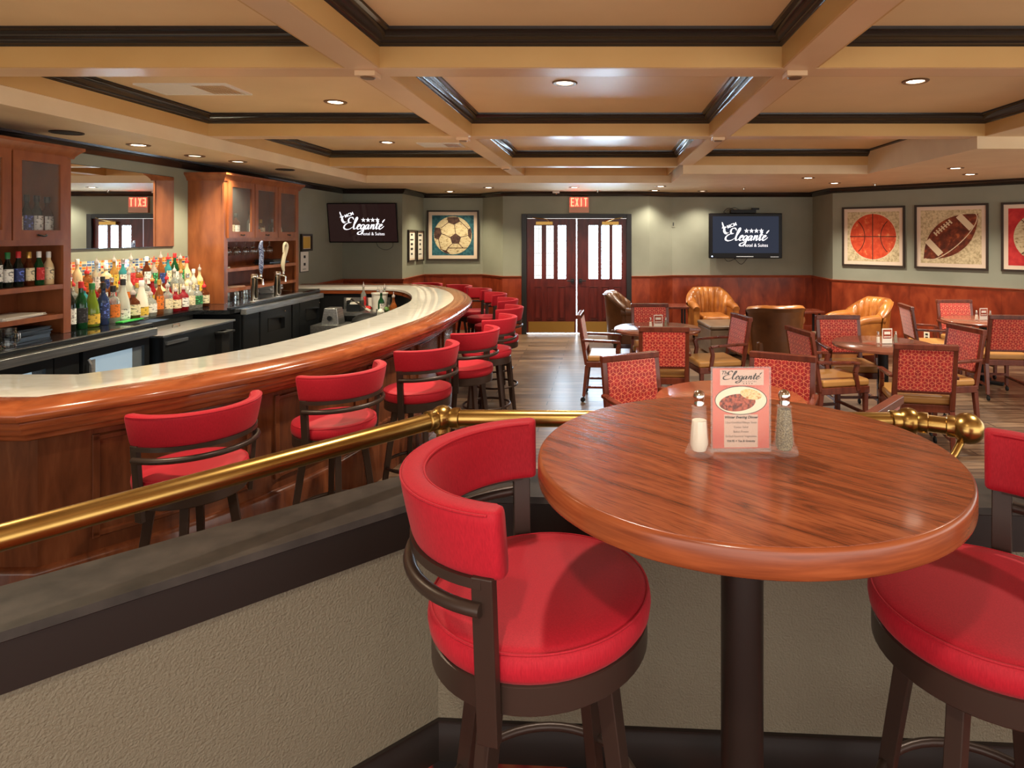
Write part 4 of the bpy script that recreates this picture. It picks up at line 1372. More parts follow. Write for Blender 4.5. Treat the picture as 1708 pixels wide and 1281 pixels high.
ell(MB(), 0.0, 0.117, 0.0575, 0.0315, -0.0012).build('plate_outline', M['dark'], card, smooth=0)
ell(MB(), 0.0, 0.117, 0.0560, 0.0300, -0.0014).build('plate_picture', M['plateink'], card, smooth=0)
ell(MB(), -0.008, 0.112, 0.040, 0.019, -0.0016, rot=0.08).build('steak_picture', M['steak'], card, smooth=0)
ell(MB(), 0.022, 0.130, 0.024, 0.011, -0.0018, rot=-0.2).build('potato_picture', M['potato'], card, smooth=0)
k = 0.086 / 9.4
mb = MB()
for st in SCRIPT:
    pen(mb, [(-0.038 + (a + 0.22 * b) * k, 0.163 + b * k * 0.75) for a, b in st], 0.34 * k, -0.0013)
text_mb('The', 0.011, mb, (-0.035, -0.0013, 0.174), 0.0001, bold=0.0002, shear=0.3)
text_mb('H O T E L  &  S U I T E S', 0.0042, mb, (0.012, -0.0013, 0.1565), 0.0001)
for q in range(4):
    ell(mb, 0.006 + q * 0.006, 0.1535, 0.0012, 0.0012, -0.0013, 8)
text_mb('Winter Evening Dinner', 0.0078, mb, (0, -0.0013, 0.0775), 0.0001, bold=0.00025, shear=0.3)
for i, (s_, z, b_) in enumerate((('12oz Certified Ribeye Steak', 0.0665, 0.0), ('Caesar Salad', 0.0565, 0.0), ('Baked Potato', 0.0465, 0.0), ('Grilled Seasonal Vegetables', 0.0365, 0.0), ('$24.95 + Tax & Gratuity', 0.026, 0.0002))):
    text_mb(s_, 0.0062, mb, (0, -0.0013, z), 0.0001, bold=b_)
mb.build('menu_lettering', M['dark'], card, smooth=0)


def small_set(cx, cy, where):
    t = thing('table_card', 'small folded menu card between shakers, %s' % where, 'menu', (cx, cy, 0.76), 0.1, 'small table cards')
    MB().box(-0.05, 0.05, -0.03, 0.03, 0, 0.004).build('acrylic_base', M['acrylic'], t)
    c_ = MB().box(-0.05, 0.05, -0.002, 0.002, 0.004, 0.145).build('card', M['paper'], t)
    MB().box(-0.043, 0.043, -0.0034, -0.0022, 0.05, 0.135).build('pattern_print', M['steak'], c_)
    MB().box(-0.03, 0.03, -0.0044, -0.0036, 0.09, 0.115).box(-0.035, 0.035, -0.0044, -0.0036, 0.062, 0.070).build('text_lines', M['paper'], c_)
    shaker(cx - 0.085, cy, 0.76, M['salt'], 'small salt shaker beside the table card, %s' % where, 0.85)
    shaker(cx + 0.085, cy + 0.01, 0.76, M['pepper'], 'small pepper shaker beside the table card, %s' % where, 0.85)


small_set(0.60, 6.98, 'on the table nearest the doors')
small_set(2.69, 5.96, 'on the middle dining table')
small_set(4.60, 7.60, 'on the table under the football picture')

# ------------------------------------------------------------------ televisions
tv = thing('television', 'black flat tv on the wall beside the doors, white logo on navy screen', 'tv', (2.57, 11.42, 1.775))
MB().box(-0.665, 0.665, -0.03, 0.05, -0.41, 0.41).build('housing', M['tvbody'], tv, bevel=0.012)
MB().box(-0.60, 0.60, -0.034, -0.029, -0.315, 0.355).build('screen', M['screen'], tv)
logo(tv, M['logowhite'], -0.36, -0.085, 0.80, -0.036)
MB().box(-0.17, 0.14, -0.033, -0.029, -0.385, -0.37).box(0.45, 0.6, -0.033, -0.029, -0.39, -0.378).build('badge_strip', M['steel'], tv)
MB().ball((-0.61, -0.032, -0.375), 0.012, 12).build('power_light', M['led'], tv)
MB().box(-0.2, 0.2, 0.05, 0.13, -0.2, 0.2).build('wall_mount', M['blackmat'], tv)
MB().tube(cat_rom([(-0.38, 0.06, -0.40), (-0.3, 0.07, -0.47), (-0.16, 0.07, -0.42)], 8), 0.005, 8).tube(cat_rom([(-0.2, 0.06, -0.40), (-0.06, 0.07, -0.52), (0.06, 0.06, -0.40)], 8), 0.005, 8).build('cable', M['black'], tv)
t = thing('set_top_box', 'small black media box with cables lying on top of the flat tv', 'media box', (2.52, 11.43, 2.1885))
MB().box(-0.22, 0.24, -0.05, 0.05, 0.0, 0.06).build('case', M['tvbody'], t, bevel=0.004)
MB().box(0.17, 0.3, -0.03, 0.04, 0.06, 0.095).build('adapter', M['tvbody'], t)
MB().tube(cat_rom([(-0.12, 0, 0.05), (-0.26, -0.01, 0.09), (-0.34, 0, 0.02), (-0.3, 0.01, -0.0)], 6), 0.005, 8).tube(cat_rom([(-0.05, 0, 0.055), (-0.15, 0, 0.1), (-0.28, 0.02, 0.04)], 6), 0.004, 8).build('cable', M['black'], t)

tv = thing('television', 'tilted black flat tv in the corner above the far end of the bar', 'tv', (-3.86, 10.02, 1.985), math.radians(1.5))
tv.rotation_euler = (math.radians(9), 0, math.radians(-3))
MB().box(-0.565, 0.565, -0.015, 0.03, -0.32, 0.32).build('housing', M['tvbody'], tv, bevel=0.006)
MB().box(-0.55, 0.55, -0.018, -0.014, -0.30, 0.305).build('screen', M['screen2'], tv)
logo(tv, M['logowhite'], -0.30, -0.10, 0.68, -0.020)
MB().tube([(0, 0.03, 0.0), (0, 0.3, 0.05), (0, 0.53, 0.08)], 0.025, 12).box(-0.15, 0.15, 0.03, 0.05, -0.15, 0.15).build('wall_mount', M['blackmat'], tv)
MB().tube(cat_rom([(0.18, 0.03, -0.3), (0.2, 0.06, -0.4), (0.32, 0.06, -0.45), (0.43, 0.06, -0.4), (0.46, 0.03, -0.3)], 6), 0.004, 8).build('cable', M['black'], tv)


# ------------------------------------------------------------------ framed pictures
def frame_picture(loc, rz, w, h, label, kind, name='framed_picture', mat_in=0.055, fr=0.03, group=None):
    t = thing(name, label, 'picture', loc, rz, group)
    mb = MB()
    d0, d1 = -0.035, -0.002
    mb.box(-w / 2, w / 2, d0, d1, -h / 2, -h / 2 + fr).box(-w / 2, w / 2, d0, d1, h / 2 - fr, h / 2).box(-w / 2, -w / 2 + fr, d0, d1, -h / 2 + fr, h / 2 - fr).box(w / 2 - fr, w / 2, d0, d1, -h / 2 + fr, h / 2 - fr)
    mb.build('frame', M['artframe'], t, smooth=0)
    MB().box(-w / 2 + fr, w / 2 - fr, -0.014, -0.008, -h / 2 + fr, h / 2 - fr).build('mat_board', M['offwhite'], t)
    a, b = w / 2 - fr - mat_in, h / 2 - fr - mat_in
    return t, a, b


def art(name, cols, nscale=18, scale=(1, 1, 1)):
    return noisy(name, cols, scale=scale, nscale=nscale, detail=6, rough=0.7, dist=0.5)


M['artteal'] = art('teal print', [(0.4, C(22, 74, 88)), (0.62, C(54, 106, 116))])
M['artcream'] = art('cream print', [(0.32, C(120, 90, 55)), (0.42, C(196, 176, 136)), (0.7, C(214, 198, 162))], 22, (1, 1, 2.5))
M['artstraw'] = art('straw print', [(0.35, C(172, 152, 114)), (0.6, C(216, 198, 158))], 30)
M['artorange'] = art('orange print', [(0.4, C(196, 62, 28)), (0.62, C(216, 84, 44)), (0.72, C(232, 150, 100))], 14)
M['artbrown'] = art('brown print', [(0.35, C(84, 36, 20)), (0.55, C(120, 52, 28)), (0.7, C(176, 92, 50))], 14)
M['artred'] = art('red print', [(0.4, C(176, 30, 34)), (0.65, C(204, 52, 50))], 10)
M['artdark'] = art('dark print', [(0.4, C(58, 34, 30)), (0.62, C(90, 62, 50))], 20)
M['artline'] = mat('print lines', C(70, 34, 24), 0.7)
M['artcreamline'] = mat('print cream lines', C(226, 206, 172), 0.7)


def stroke(mb, pts, w, y, closed=False):
    n = len(pts)
    for i in range(n if closed else n - 1):
        a, b = pts[i], pts[(i + 1) % n]
        d = Vector((b[0] - a[0], b[1] - a[1]))
        if d.length < 1e-6:
            continue
        d.normalize()
        nx, nz = -d.y * w / 2, d.x * w / 2
        e = d * (w * 0.3)
        mb.add([(a[0] + nx - e.x, y, a[1] + nz - e.y), (a[0] - nx - e.x, y, a[1] - nz - e.y), (b[0] - nx + e.x, y, b[1] - nz + e.y), (b[0] + nx + e.x, y, b[1] + nz + e.y)], [(0, 1, 2, 3)])
    return mb


def circ(cx, cz, r, a0, a1, n=24):
    return [(cx + r * math.cos(a0 + (a1 - a0) * k / n), cz + r * math.sin(a0 + (a1 - a0) * k / n)) for k in range(n + 1)]


Y1, Y2, Y3, Y4 = -0.0152, -0.0165, -0.0175, -0.0182
# soccer
t, a, b = frame_picture((-2.86, 11.85, 1.783), 0, 0.98, 0.945, 'framed soccer ball picture on teal ground, on the wall above the bar end', 's', mat_in=0.065)
pr = MB().box(-a, a, Y1, -0.013, -b, b).build('print', M['artteal'], t)
R = 0.36
ell(MB(), 0, 0, R, R, Y2).build('ball_drawing', M['artcream'], pr, smooth=0)
mb = MB()


def pent(cx, cz, r, rot, sx=1, sz=1):
    return [(cx + r * sx * math.cos(rot + 2 * PI * k / 5), cz + r * sz * math.sin(rot + 2 * PI * k / 5)) for k in range(5)]


pc = pent(0.05, -0.07, 0.11, PI / 2)
mb.plate(pc, Y3, Y3 + 0.0002)
for poly in ([(-0.11, 0.34), (0.1, 0.345), (0.14, 0.26), (0.02, 0.2), (-0.09, 0.24)], [(-0.355, 0.06), (-0.34, 0.15), (-0.24, 0.14), (-0.21, 0.03), (-0.27, -0.08), (-0.35, -0.05)],
             [(0.355, 0.06), (0.33, 0.14), (0.28, 0.1), (0.29, -0.02), (0.34, -0.08)], [(-0.23, -0.26), (-0.12, -0.29), (-0.05, -0.355), (-0.15, -0.33)], [(0.26, -0.24), (0.3, -0.2), (0.22, -0.28)]):
    mb.plate(poly, Y3, Y3 + 0.0002)
mb.build('patch_pattern', M['artdark'], pr, smooth=0)
mb = MB()
for p, q in (((0.05, 0.04), (0.03, 0.2)), ((-0.055, -0.035), (-0.21, 0.03)), ((0.155, -0.035), (0.29, 0.0)), ((-0.015, -0.16), (-0.1, -0.24)), ((0.115, -0.16), (0.19, -0.24)), ((-0.09, 0.24), (-0.22, 0.14)), ((0.14, 0.26), (0.29, 0.12)),
             ((-0.27, -0.08), (-0.23, -0.26)), ((-0.1, -0.24), (-0.12, -0.29)), ((0.19, -0.24), (0.26, -0.24)), ((-0.1, -0.24), (0.19, -0.24))):
    stroke(mb, [p, q], 0.012, Y4)
mb.build('seam_pattern', M['artline'], pr, smooth=0)

ang = math.atan2(-1.9, 1.95)
pA = Vector((3.80, 10.5))
u = Vector((0.716, -0.698))


def on_diag(s, z):
    p = pA + u * s + Vector((-u.y, u.x)) * -0.0
    return (p.x + 0.008, p.y + 0.008, z)


def diag_pt(s, z):
    # foot on the actual wall line from (3.82,10.48) to (7.5,6.88)
    a_, b_ = Vector((3.82, 10.48)), Vector((7.5, 6.88))
    d = (b_ - a_).normalized()
    p = a_ + d * s
    return (p.x, p.y, z), math.atan2(d.y, d.x)


loc, rz = diag_pt(0.665, 1.765)
t, a, b = frame_picture(loc, rz, 0.985, 0.96, 'framed orange basketball picture, first on the diagonal wall from the corner', 'b', mat_in=0.055)
pr = MB().box(-a, a, Y1, -0.013, -b, b).build('print', M['artstraw'], t)
R = 0.362
ell(MB(), 0, 0, R + 0.008, R + 0.008, Y2 + 0.0006).build('halo_drawing', M['artcreamline'], pr, smooth=0)
ell(MB(), 0, 0, R, R, Y2).build('ball_drawing', M['artorange'], pr, smooth=0)
mb = stroke(MB(), [(0, -R), (0, R)], 0.013, Y3)
stroke(mb, [(-R, 0.0), (R, 0.0)], 0.013, Y3)
stroke(mb, circ(-0.46, 0, 0.335, -0.80, 0.80), 0.012, Y3)
stroke(mb, circ(0.46, 0, 0.335, PI - 0.80, PI + 0.80), 0.012, Y3)
mb.build('seam_pattern', M['artline'], pr, smooth=0)

loc, rz = diag_pt(1.79, 1.765)
t, a, b = frame_picture(loc, rz, 0.985, 0.96, 'framed brown football picture, second on the diagonal wall from the corner', 'f', mat_in=0.055)
pr = MB().box(-a, a, Y1, -0.013, -b, b).build('print', M['artstraw'], t)


def lens(Lh, Hh, n=24, rot=0.0, cx=0, cz=0, k=1.0):
    pts = []
    for i in range(n):
        s = -1 + 2 * i / n
        pts.append((s * Lh, Hh * (1 - abs(s) ** 2.1) * k))
    for i in range(n):
        s = 1 - 2 * i / n
        pts.append((s * Lh, -Hh * (1 - abs(s) ** 2.1)))
    return [(cx + x * math.cos(rot) - z * math.sin(rot), cz + x * math.sin(rot) + z * math.cos(rot)) for x, z in pts]


rt = math.radians(42)


def rr(x, z):
    return (x * math.cos(rt) - z * math.sin(rt), x * math.sin(rt) + z * math.cos(rt))


MB().plate(lens(0.49, 0.245, rot=rt), Y2, Y2 + 0.0002).build('ball_drawing', M['artbrown'], pr, smooth=0)
mb = MB()
for s in (-0.27, 0.29):
    hh = 0.245 * (1 - abs(s) ** 2.1 / 0.49 ** 2.1)
    hi = 0.245 * (1 - abs(s - 0.0) ** 2.1 / 0.49 ** 2.1)
    mb.plate([rr(s - 0.045, -hh * 0.62), rr(s + 0.045, -hh * 0.62), rr(s + 0.045, hh * 0.97), rr(s - 0.045, hh * 0.97)], Y3, Y3 + 0.0002)
stroke(mb, [rr(0.47 * math.cos(g), -0.155 * math.sin(g) + 0.02 * math.cos(g)) for g in [PI * k / 24 for k in range(25)]], 0.012, Y4)
stroke(mb, [rr(-0.12, 0.165), rr(0.15, 0.165)], 0.014, Y4)
for q in range(7):
    x = -0.12 + 0.045 * q
    mb.plate([rr(x - 0.011, 0.13), rr(x + 0.011, 0.13), rr(x + 0.011, 0.2), rr(x - 0.011, 0.2)], Y4, Y4 + 0.0002)
mb.build('lace_pattern', M['artcreamline'], pr, smooth=0)

loc, rz = diag_pt(2.93, 1.765)
t, a, b = frame_picture(loc, rz, 0.985, 0.96, 'framed red picture with a pale ball, third on the diagonal wall and cut off', 'r', mat_in=0.055)
pr = MB().box(-a, a, Y1, -0.013, -b, b).build('print', M['artred'], t)
ell(MB(), 0.0, 0, 0.345, 0.345, Y2).build('ball_drawing', M['artcream'], pr, smooth=0)
mb = stroke(MB(), circ(-0.44, 0, 0.30, -0.9, 0.9), 0.010, Y3)
stroke(mb, circ(0.44, 0, 0.30, PI - 0.9, PI + 0.9), 0.010, Y3)
for c_, sg in ((-0.44, 1), (0.44, -1)):
    for q in range(-5, 6):
        g = q * 0.15 if sg > 0 else PI + q * 0.15
        x, z = c_ + 0.30 * math.cos(g), 0.30 * math.sin(g)
        stroke(mb, [(x - 0.018, z - 0.014), (x, z), (x + 0.018, z - 0.014)], 0.007, Y3)
mb.build('stitch_pattern', M['artdark'], pr, smooth=0)

# two narrow frames on the nook's side wall
for yy, z0, lb in ((11.08, 1.60, 'nearer narrow framed poster on the side wall beside the soccer picture'), (11.58, 1.59, 'farther narrow framed poster on the side wall beside the soccer picture')):
    t, a, b = frame_picture((-3.42, yy, z0), PI / 2, 0.42, 0.56, lb, 'n', name='framed_poster', mat_in=0.03, fr=0.028, group='narrow framed posters')
    t.rotation_euler = (0, 0, PI / 2)
    pr = MB().box(-a, a, Y1, -0.013, -b, b).build('print', M['paper'], t)
    mb = MB()
    random.seed(int(yy * 100))
    for q in range(5):
        zz = -b + 0.06 + q * 0.085
        ww = random.uniform(0.03, 0.1)
        mb.box(-ww, ww, Y2, Y2 + 0.0004, zz, zz + random.uniform(0.015, 0.045))
    mb.build('marks_pattern', M['dark'], pr, smooth=0)
# certificates on the left wall past the glazed cabinet
t, a, b = frame_picture((-4.43, 9.28, 1.68), PI / 2, 0.33, 0.25, 'small framed gold certificate on the wall past the glazed cabinet', 'c', name='framed_certificate', mat_in=0.01, fr=0.03)
MB().box(-a, a, Y1, -0.013, -b, b).build('print', M['papergold'], t)
t, a, b = frame_picture((-4.43, 8.86, 1.86), PI / 2, 0.22, 0.34, 'narrow dark frame partly hidden behind the glazed cabinet end', 'c', name='framed_certificate', mat_in=0.02, fr=0.025)
MB().box(-a, a, Y1, -0.013, -b, b).build('print', M['paper'], t)
t = thing('paper_notice', 'white paper notice in a thin sleeve below the gold certificate', 'notice', (-4.43, 9.24, 1.40), PI / 2)
MB().box(-0.13, 0.13, -0.008, -0.001, -0.155, 0.155).build('sleeve', M['artframe'], t)
MB().box(-0.12, 0.12, -0.010, -0.008, -0.145, 0.145).build('sheet', M['paper'], t)
MB().box(-0.03, 0.03, -0.0108, -0.0102, 0.05, 0.09).box(-0.03, 0.03, -0.0108, -0.0102, -0.06, -0.02).box(-0.06, 0.04, -0.0108, -0.0102, -0.115, -0.108).build('printed_marks', M['dark'], t)
loc, rz = diag_pt(1.47, 0.27)
t = thing('wall_outlet', 'ivory outlet plate on the wainscot under the football picture', 'outlet', loc, rz)
MB().box(-0.04, 0.04, -0.026, -0.018, -0.06, 0.06).build('plate', M['outlet'], t, bevel=0.002)
MB().box(-0.018, 0.018, -0.028, -0.026, 0.01, 0.04).box(-0.018, 0.018, -0.028, -0.026, -0.04, -0.01).build('sockets_face', M['dark'], t)

# ------------------------------------------------------------------ back bar
WX = -4.428
CT = 1.06
t = thing('back_counter', 'black granite back counter with steel lip running under the liquor cabinets', 'counter')
MB().box(WX, -3.66, 3.3, 5.08, CT - 0.04, CT).box(WX, -4.00, 5.08, 6.12, CT - 0.04, CT).box(WX, -3.66, 6.12, 8.06, CT - 0.04, CT).box(WX, -3.9, 8.06, 8.58, CT - 0.04, CT).build('worktop', M['granite'], t)
for q in ((3.3, 5.08), (6.14, 8.06)):
    MB().box(-3.70, -3.655, q[0], q[1], CT, CT + 0.022).build('raised_lip', M['black'], t, bevel=0.004)
for q in ((3.3, 5.05), (6.30, 8.04)):
    MB().box(-3.66, -3.60, q[0], q[1], CT - 0.07, CT - 0.012).build('steel_edge', M['steel'], t, bevel=0.004)
MB().box(WX, -4.02, 5.08, 6.12, 0.02, CT - 0.045).build('carcass', M['blackmat'], t)


def cooler(y0, y1, label, glass=True):
    t = thing('bar_cooler', label, 'cooler', (0, 0, 0), 0, 'under counter coolers')
    top = CT - 0.085
    if glass:
        m_ = 0.055
        MB().box(WX + 0.02, -3.72, y0, y0 + 0.02, 0.05, top).box(WX + 0.02, -3.72, y1 - 0.02, y1, 0.05, top).box(WX + 0.02, WX + 0.05, y0, y1, 0.05, top).box(WX + 0.02, -3.72, y0, y1, top - 0.02, top).box(WX + 0.02, -3.72, y0, y1, 0.05, 0.12).build('cabinet', M['black'], t, smooth=0)
        MB().box(WX + 0.055, -3.78, y0 + 0.024, y1 - 0.024, 0.13, top - 0.026).build('lit_interior', M['coolglow'], t)
        d = MB().box(-3.70, -3.66, y0, y0 + m_, 0.1, top).box(-3.70, -3.66, y1 - m_, y1, 0.1, top).box(-3.70, -3.66, y0 + m_, y1 - m_, top - m_, top).box(-3.70, -3.66, y0 + m_, y1 - m_, 0.1, 0.1 + m_).build('door', M['black'], t, smooth=0)
        MB().box(-3.685, -3.679, y0 + m_, y1 - m_, 0.1 + m_, top - m_).build('door_glass', M['coolglass'], d)
        MB().tube([(-3.645, y0 + 0.03, top - 0.06), (-3.625, y0 + 0.03, top - 0.10), (-3.625, y0 + 0.03, 0.45), (-3.645, y0 + 0.03, 0.40)], 0.009, 8).build('door_handle', M['steel'], d)
        MB().box(-3.7805, -3.777, y0 + 0.12, y0 + 0.25, top - 0.3, top - 0.10).build('price_sheet', M['paper'], t)
        for zz in (0.35, 0.58):
            MB().box(WX + 0.06, -3.79, y0 + 0.03, y1 - 0.03, zz, zz + 0.008).build('wire_shelf', M['steel'], t)
    return t


cooler(3.42, 4.16, 'glass door cooler under the counter, at the cut off end of the bar')
cooler(4.40, 5.04, 'glass door cooler with lit interior, beside the black keg cooler')
t = thing('compressor_panel', 'plain black vented panel between the two glass door coolers', 'panel', (0, 0, 0))
MB().box(WX + 0.02, -3.67, 4.18, 4.38, 0.05, CT - 0.085).build('panel_body', M['black'], t, bevel=0.004)
MB().box(-3.67, -3.664, 4.2, 4.36, 0.3, 0.55).build('vent_grille', M['blackmat'], t)
t = thing('keg_cooler', 'low black keg cooler with steel sliding lid in the counter recess', 'cooler', (0, 0, 0))
MB().box(-4.0, -3.60, 5.12, 6.08, 0.04, 0.955).build('body', M['black'], t, bevel=0.006)
MB().box(-4.0, -3.59, 5.10, 6.10, 0.957, 0.975).build('steel_lid', M['steel'], t, bevel=0.003)
MB().tube([(-3.82, 5.55, 0.974), (-3.82, 5.55, 0.995), (-3.82, 5.63, 0.995), (-3.82, 5.63, 0.974)], 0.008, 8).build('lid_handle', M['chrome'], t)
MB().box(-3.60, -3.585, 5.14, 5.40, 0.89, 0.915).build('badge_strip', M['steel'], t)
MB().box(-3.60, -3.54, 5.80, 5.92, 0.55, 0.90).box(-3.60, -3.50, 5.78, 5.94, 0.88, 0.90).build('bottle_opener_box', M['blackmat'], t, bevel=0.004)
t = thing('direct_draw_cooler', 'long black cooler with recessed door handles under the beer taps', 'cooler', (0, 0, 0))
MB().box(WX + 0.02, -3.665, 6.30, 8.04, 0.04, 0.995).build('cabinet', M['black'], t)
for y0, y1 in ((6.33, 6.62), (6.64, 7.30), (7.50, 8.02)):
    d = MB().box(-3.665, -3.645, y0, y1, 0.10, 0.985).build('door', M['black'], t, bevel=0.006)
    if y0 > 6.5:
        MB().box(-3.6455, -3.64, y0 + 0.15, y0 + 0.42, 0.74, 0.89).build('recess_pull', M['blackmat'], d)
        MB().add([(-3.64, y0 + 0.15, 0.89), (-3.64, y0 + 0.42, 0.89), (-3.60, y0 + 0.42, 0.87), (-3.60, y0 + 0.42, 0.75), (-3.64, y0 + 0.42, 0.74)], [(0, 1, 2), (1, 4, 3, 2)]).build('pull_lip', M['black'], d, smooth=0)
        MB().ball((-3.64, y0 + 0.5, 0.93), 0.01, 10).build('lock', M['chrome'], d)
MB().box(-3.665, -3.642, 7.32, 7.48, 0.10, 0.985).build('post_panel', M['black'], t)
t = thing('mosaic_backsplash', 'colourful glass mosaic backsplash behind the liquor bottles', 'backsplash', (0, 0, 0))
MB().box(WX + 0.001, WX + 0.008, 4.745, 6.655, CT + 0.001, 1.57).build('tile_panel', M['tile'], t)
t = thing('wall_mirror', 'large wall mirror above the liquor bottles, reflecting the doors', 'mirror', (0, 0, 0))
MB().box(WX + 0.004, WX + 0.012, 4.78, 6.43, 1.68, 2.385).build('mirror_glass', M['mirror'], t)
MB().box(WX + 0.001, WX + 0.004, 4.775, 6.435, 1.675, 2.39).build('backing', M['black'], t)


def liquor_cabinet(y0, y1, label, doors, xf=-4.06):
    t = thing('liquor_cabinet', label, 'cabinet', (0, 0, 0))
    zt, zd = 2.40, 1.765
    w = 0.03
    MB().box(WX + 0.001, xf, y0, y0 + w, CT + 0.002, zt).box(WX + 0.001, xf, y1 - w, y1, CT + 0.002, zt).box(WX + 0.001, WX + 0.015, y0 + w, y1 - w, CT + 0.002, zt).box(WX + 0.015, xf, y0 + w, y1 - w, zt - 0.03, zt).box(WX + 0.015, xf - 0.002, y0 + w, y1 - w, zd - 0.02, zd).build('carcass', M['cabwood'], t, smooth=0)
    MB().box(WX + 0.0155, WX + 0.02, y0 + w + .001, y1 - w - .001, CT + .004, zt - 0.031).build('back_board', M['cabin'], t, smooth=0)
    MB().box(xf, xf + 0.02, y0 - 0.005, y0 + 0.06, CT + 0.002, zt).box(xf, xf + 0.02, y1 - 0.06, y1 + 0.005, CT + 0.002, zt).box(xf, xf + 0.02, y0 + 0.06, y1 - 0.06, zt - 0.05, zt).box(xf, xf + 0.02, y0 + 0.06, y1 - 0.06, zd - 0.045, zd).build('face_frame', M['cabwood'], t, smooth=0)
    for zz in (1.43, 1.21):
        MB().box(WX + 0.02, xf + 0.018, y0 + 0.06, y1 - 0.06, zz - 0.035, zz).build('shelf', M['cabwood'], t)
    path = [(WX + 0.001, y1 + 0.006), (xf + 0.021, y1 + 0.006), (xf + 0.021, y0 - 0.006), (WX + 0.001, y0 - 0.006)]
    cpf = [(0.0, zt - 0.03), (0.012, zt - 0.03), (0.018, zt - 0.012), (0.035, zt + 0.012), (0.055, zt + 0.03), (0.06, zt + 0.034), (0.06, zt + 0.055), (-0.02, zt + 0.055), (-0.02, zt)]
    MB().sweep(path, cpf).box(WX + 0.001, xf + 0.03, y0, y1, zt, zt + 0.05).build('crown', M['cabwood'], t, smooth=40)
    n = doors
    dy = (y1 - y0 - 0.08) / n
    for k in range(n):
        a, b = y0 + 0.04 + dy * k + 0.006, y0 + 0.04 + dy * (k + 1) - 0.006
        s_ = 0.065
        d = MB().box(xf + 0.021, xf + 0.041, a, a + s_, zd - 0.005, zt - 0.02).box(xf + 0.021, xf + 0.041, b - s_, b, zd - 0.005, zt - 0.02).box(xf + 0.021, xf + 0.041, a + s_, b - s_, zt - 0.02 - s_, zt - 0.02).box(xf + 0.021, xf + 0.041, a + s_, b - s_, zd - 0.005, zd + s_).build('door', M['cabwood'], t, smooth=0)
        MB().box(xf + 0.028, xf + 0.032, a + s_ - 0.004, b - s_ + 0.004, zd + s_ - 0.004, zt - 0.016 - s_).build('door_glass', M['pane'], d)
        m_ = (a + b) / 2
        MB().tube(cat_rom([(xf + 0.042, m_ - 0.035, zd + 0.032), (xf + 0.058, m_ - 0.02, zd + 0.026), (xf + 0.06, m_, zd + 0.022), (xf + 0.058, m_ + 0.02, zd + 0.026), (xf + 0.042, m_ + 0.035, zd + 0.032)], 3), 0.006, 8).build('pull_handle', M['black'], d)
    return t


liquor_cabinet(3.32, 4.74, 'orange cherry liquor cabinet at the cut off edge, one glass door showing', 3)
liquor_cabinet(6.66, 8.27, 'orange cherry liquor cabinet with three glass doors behind the beer taps', 3)

t = thing('bottle_riser', 'stepped black riser shelf carrying the rear rows of liquor bottles', 'shelf', (0, 0, 0))
MB().box(WX + 0.01, -4.18, 4.78, 6.62, CT + 0.001, CT + 0.09).build('lower_step', M['blackmat'], t)
MB().box(WX + 0.01, -4.30, 4.78, 6.62, CT + 0.09, CT + 0.22).build('upper_step', M['blackmat'], t)

# ------------------------------------------------------------------ bottles
SH = {
    'slim': [(0.034, 0), (0.036, 0.005), (0.036, 0.175), (0.032, 0.195), (0.016, 0.225), (0.013, 0.24), (0.013, 0.285), (0.015, 0.287), (0.015, 0.295)],
    'square': [(0.040, 0), (0.042, 0.005), (0.042, 0.16), (0.036, 0.178), (0.016, 0.195), (0.014, 0.21), (0.014, 0.25), (0.016, 0.255)],
    'wine': [(0.036, 0), (0.038, 0.006), (0.038, 0.17), (0.030, 0.205), (0.016, 0.235), (0.0135, 0.25), (0.0135, 0.31)],
    'bulb': [(0.036, 0), (0.047, 0.01), (0.050, 0.06), (0.046, 0.11), (0.030, 0.15), (0.017, 0.18), (0.015, 0.2), (0.015, 0.24), (0.017, 0.245)],
    'flask': [(0.042, 0), (0.046, 0.006), (0.048, 0.10), (0.044, 0.14), (0.022, 0.165), (0.015, 0.175), (0.015, 0.205), (0.017, 0.208)],
    'cone': [(0.040, 0), (0.046, 0.006), (0.046, 0.10), (0.040, 0.15), (0.024, 0.21), (0.017, 0.25), (0.016, 0.29)],
    'beer': [(0.029, 0), (0.031, 0.004), (0.031, 0.125), (0.026, 0.15), (0.014, 0.18), (0.0125, 0.2), (0.0125, 0.228)],
}
GL = {}


def gl(name, rgb, trans=0.85, rough=0.05):
    if name not in GL:
        GL[name] = mat(name + ' bottle glass', C(*rgb), rough, trans=trans, ior=1.3, coat=0.3)
    return GL[name]


BC = {'clear': (gl('clear', (225, 228, 220), 0.75), 'clear'), 'amber': (gl('amber', (176, 104, 52), 0.6), 'amber'), 'brown': (gl('brown', (110, 52, 24), 0.5), 'brown'),
      'green': (gl('green', (30, 92, 52), 0.5), 'green'), 'dark': (gl('dark', (26, 34, 28), 0.2), 'nearly black'), 'lime': (gl('lime', (150, 178, 58), 0.5), 'lime green'),
      'blue': (gl('blue', (56, 72, 118), 0.4), 'blue'), 'aqua': (gl('aqua', (70, 170, 180), 0.5), 'aqua'), 'frost': (gl('frosted', (222, 224, 210), 0.35, 0.35), 'frosted'),
      'white': (mat('white glazed bottle', C(235, 228, 210), 0.25), 'white'), 'ruby': (gl('ruby', (170, 30, 40), 0.5), 'ruby red'), 'gold': (gl('gold', (205, 165, 88), 0.6), 'golden'),
      'pink': (gl('pink', (214, 140, 132), 0.6), 'pink'), 'cream': (mat('cream liqueur bottle', C(222, 196, 150), 0.3), 'cream')}
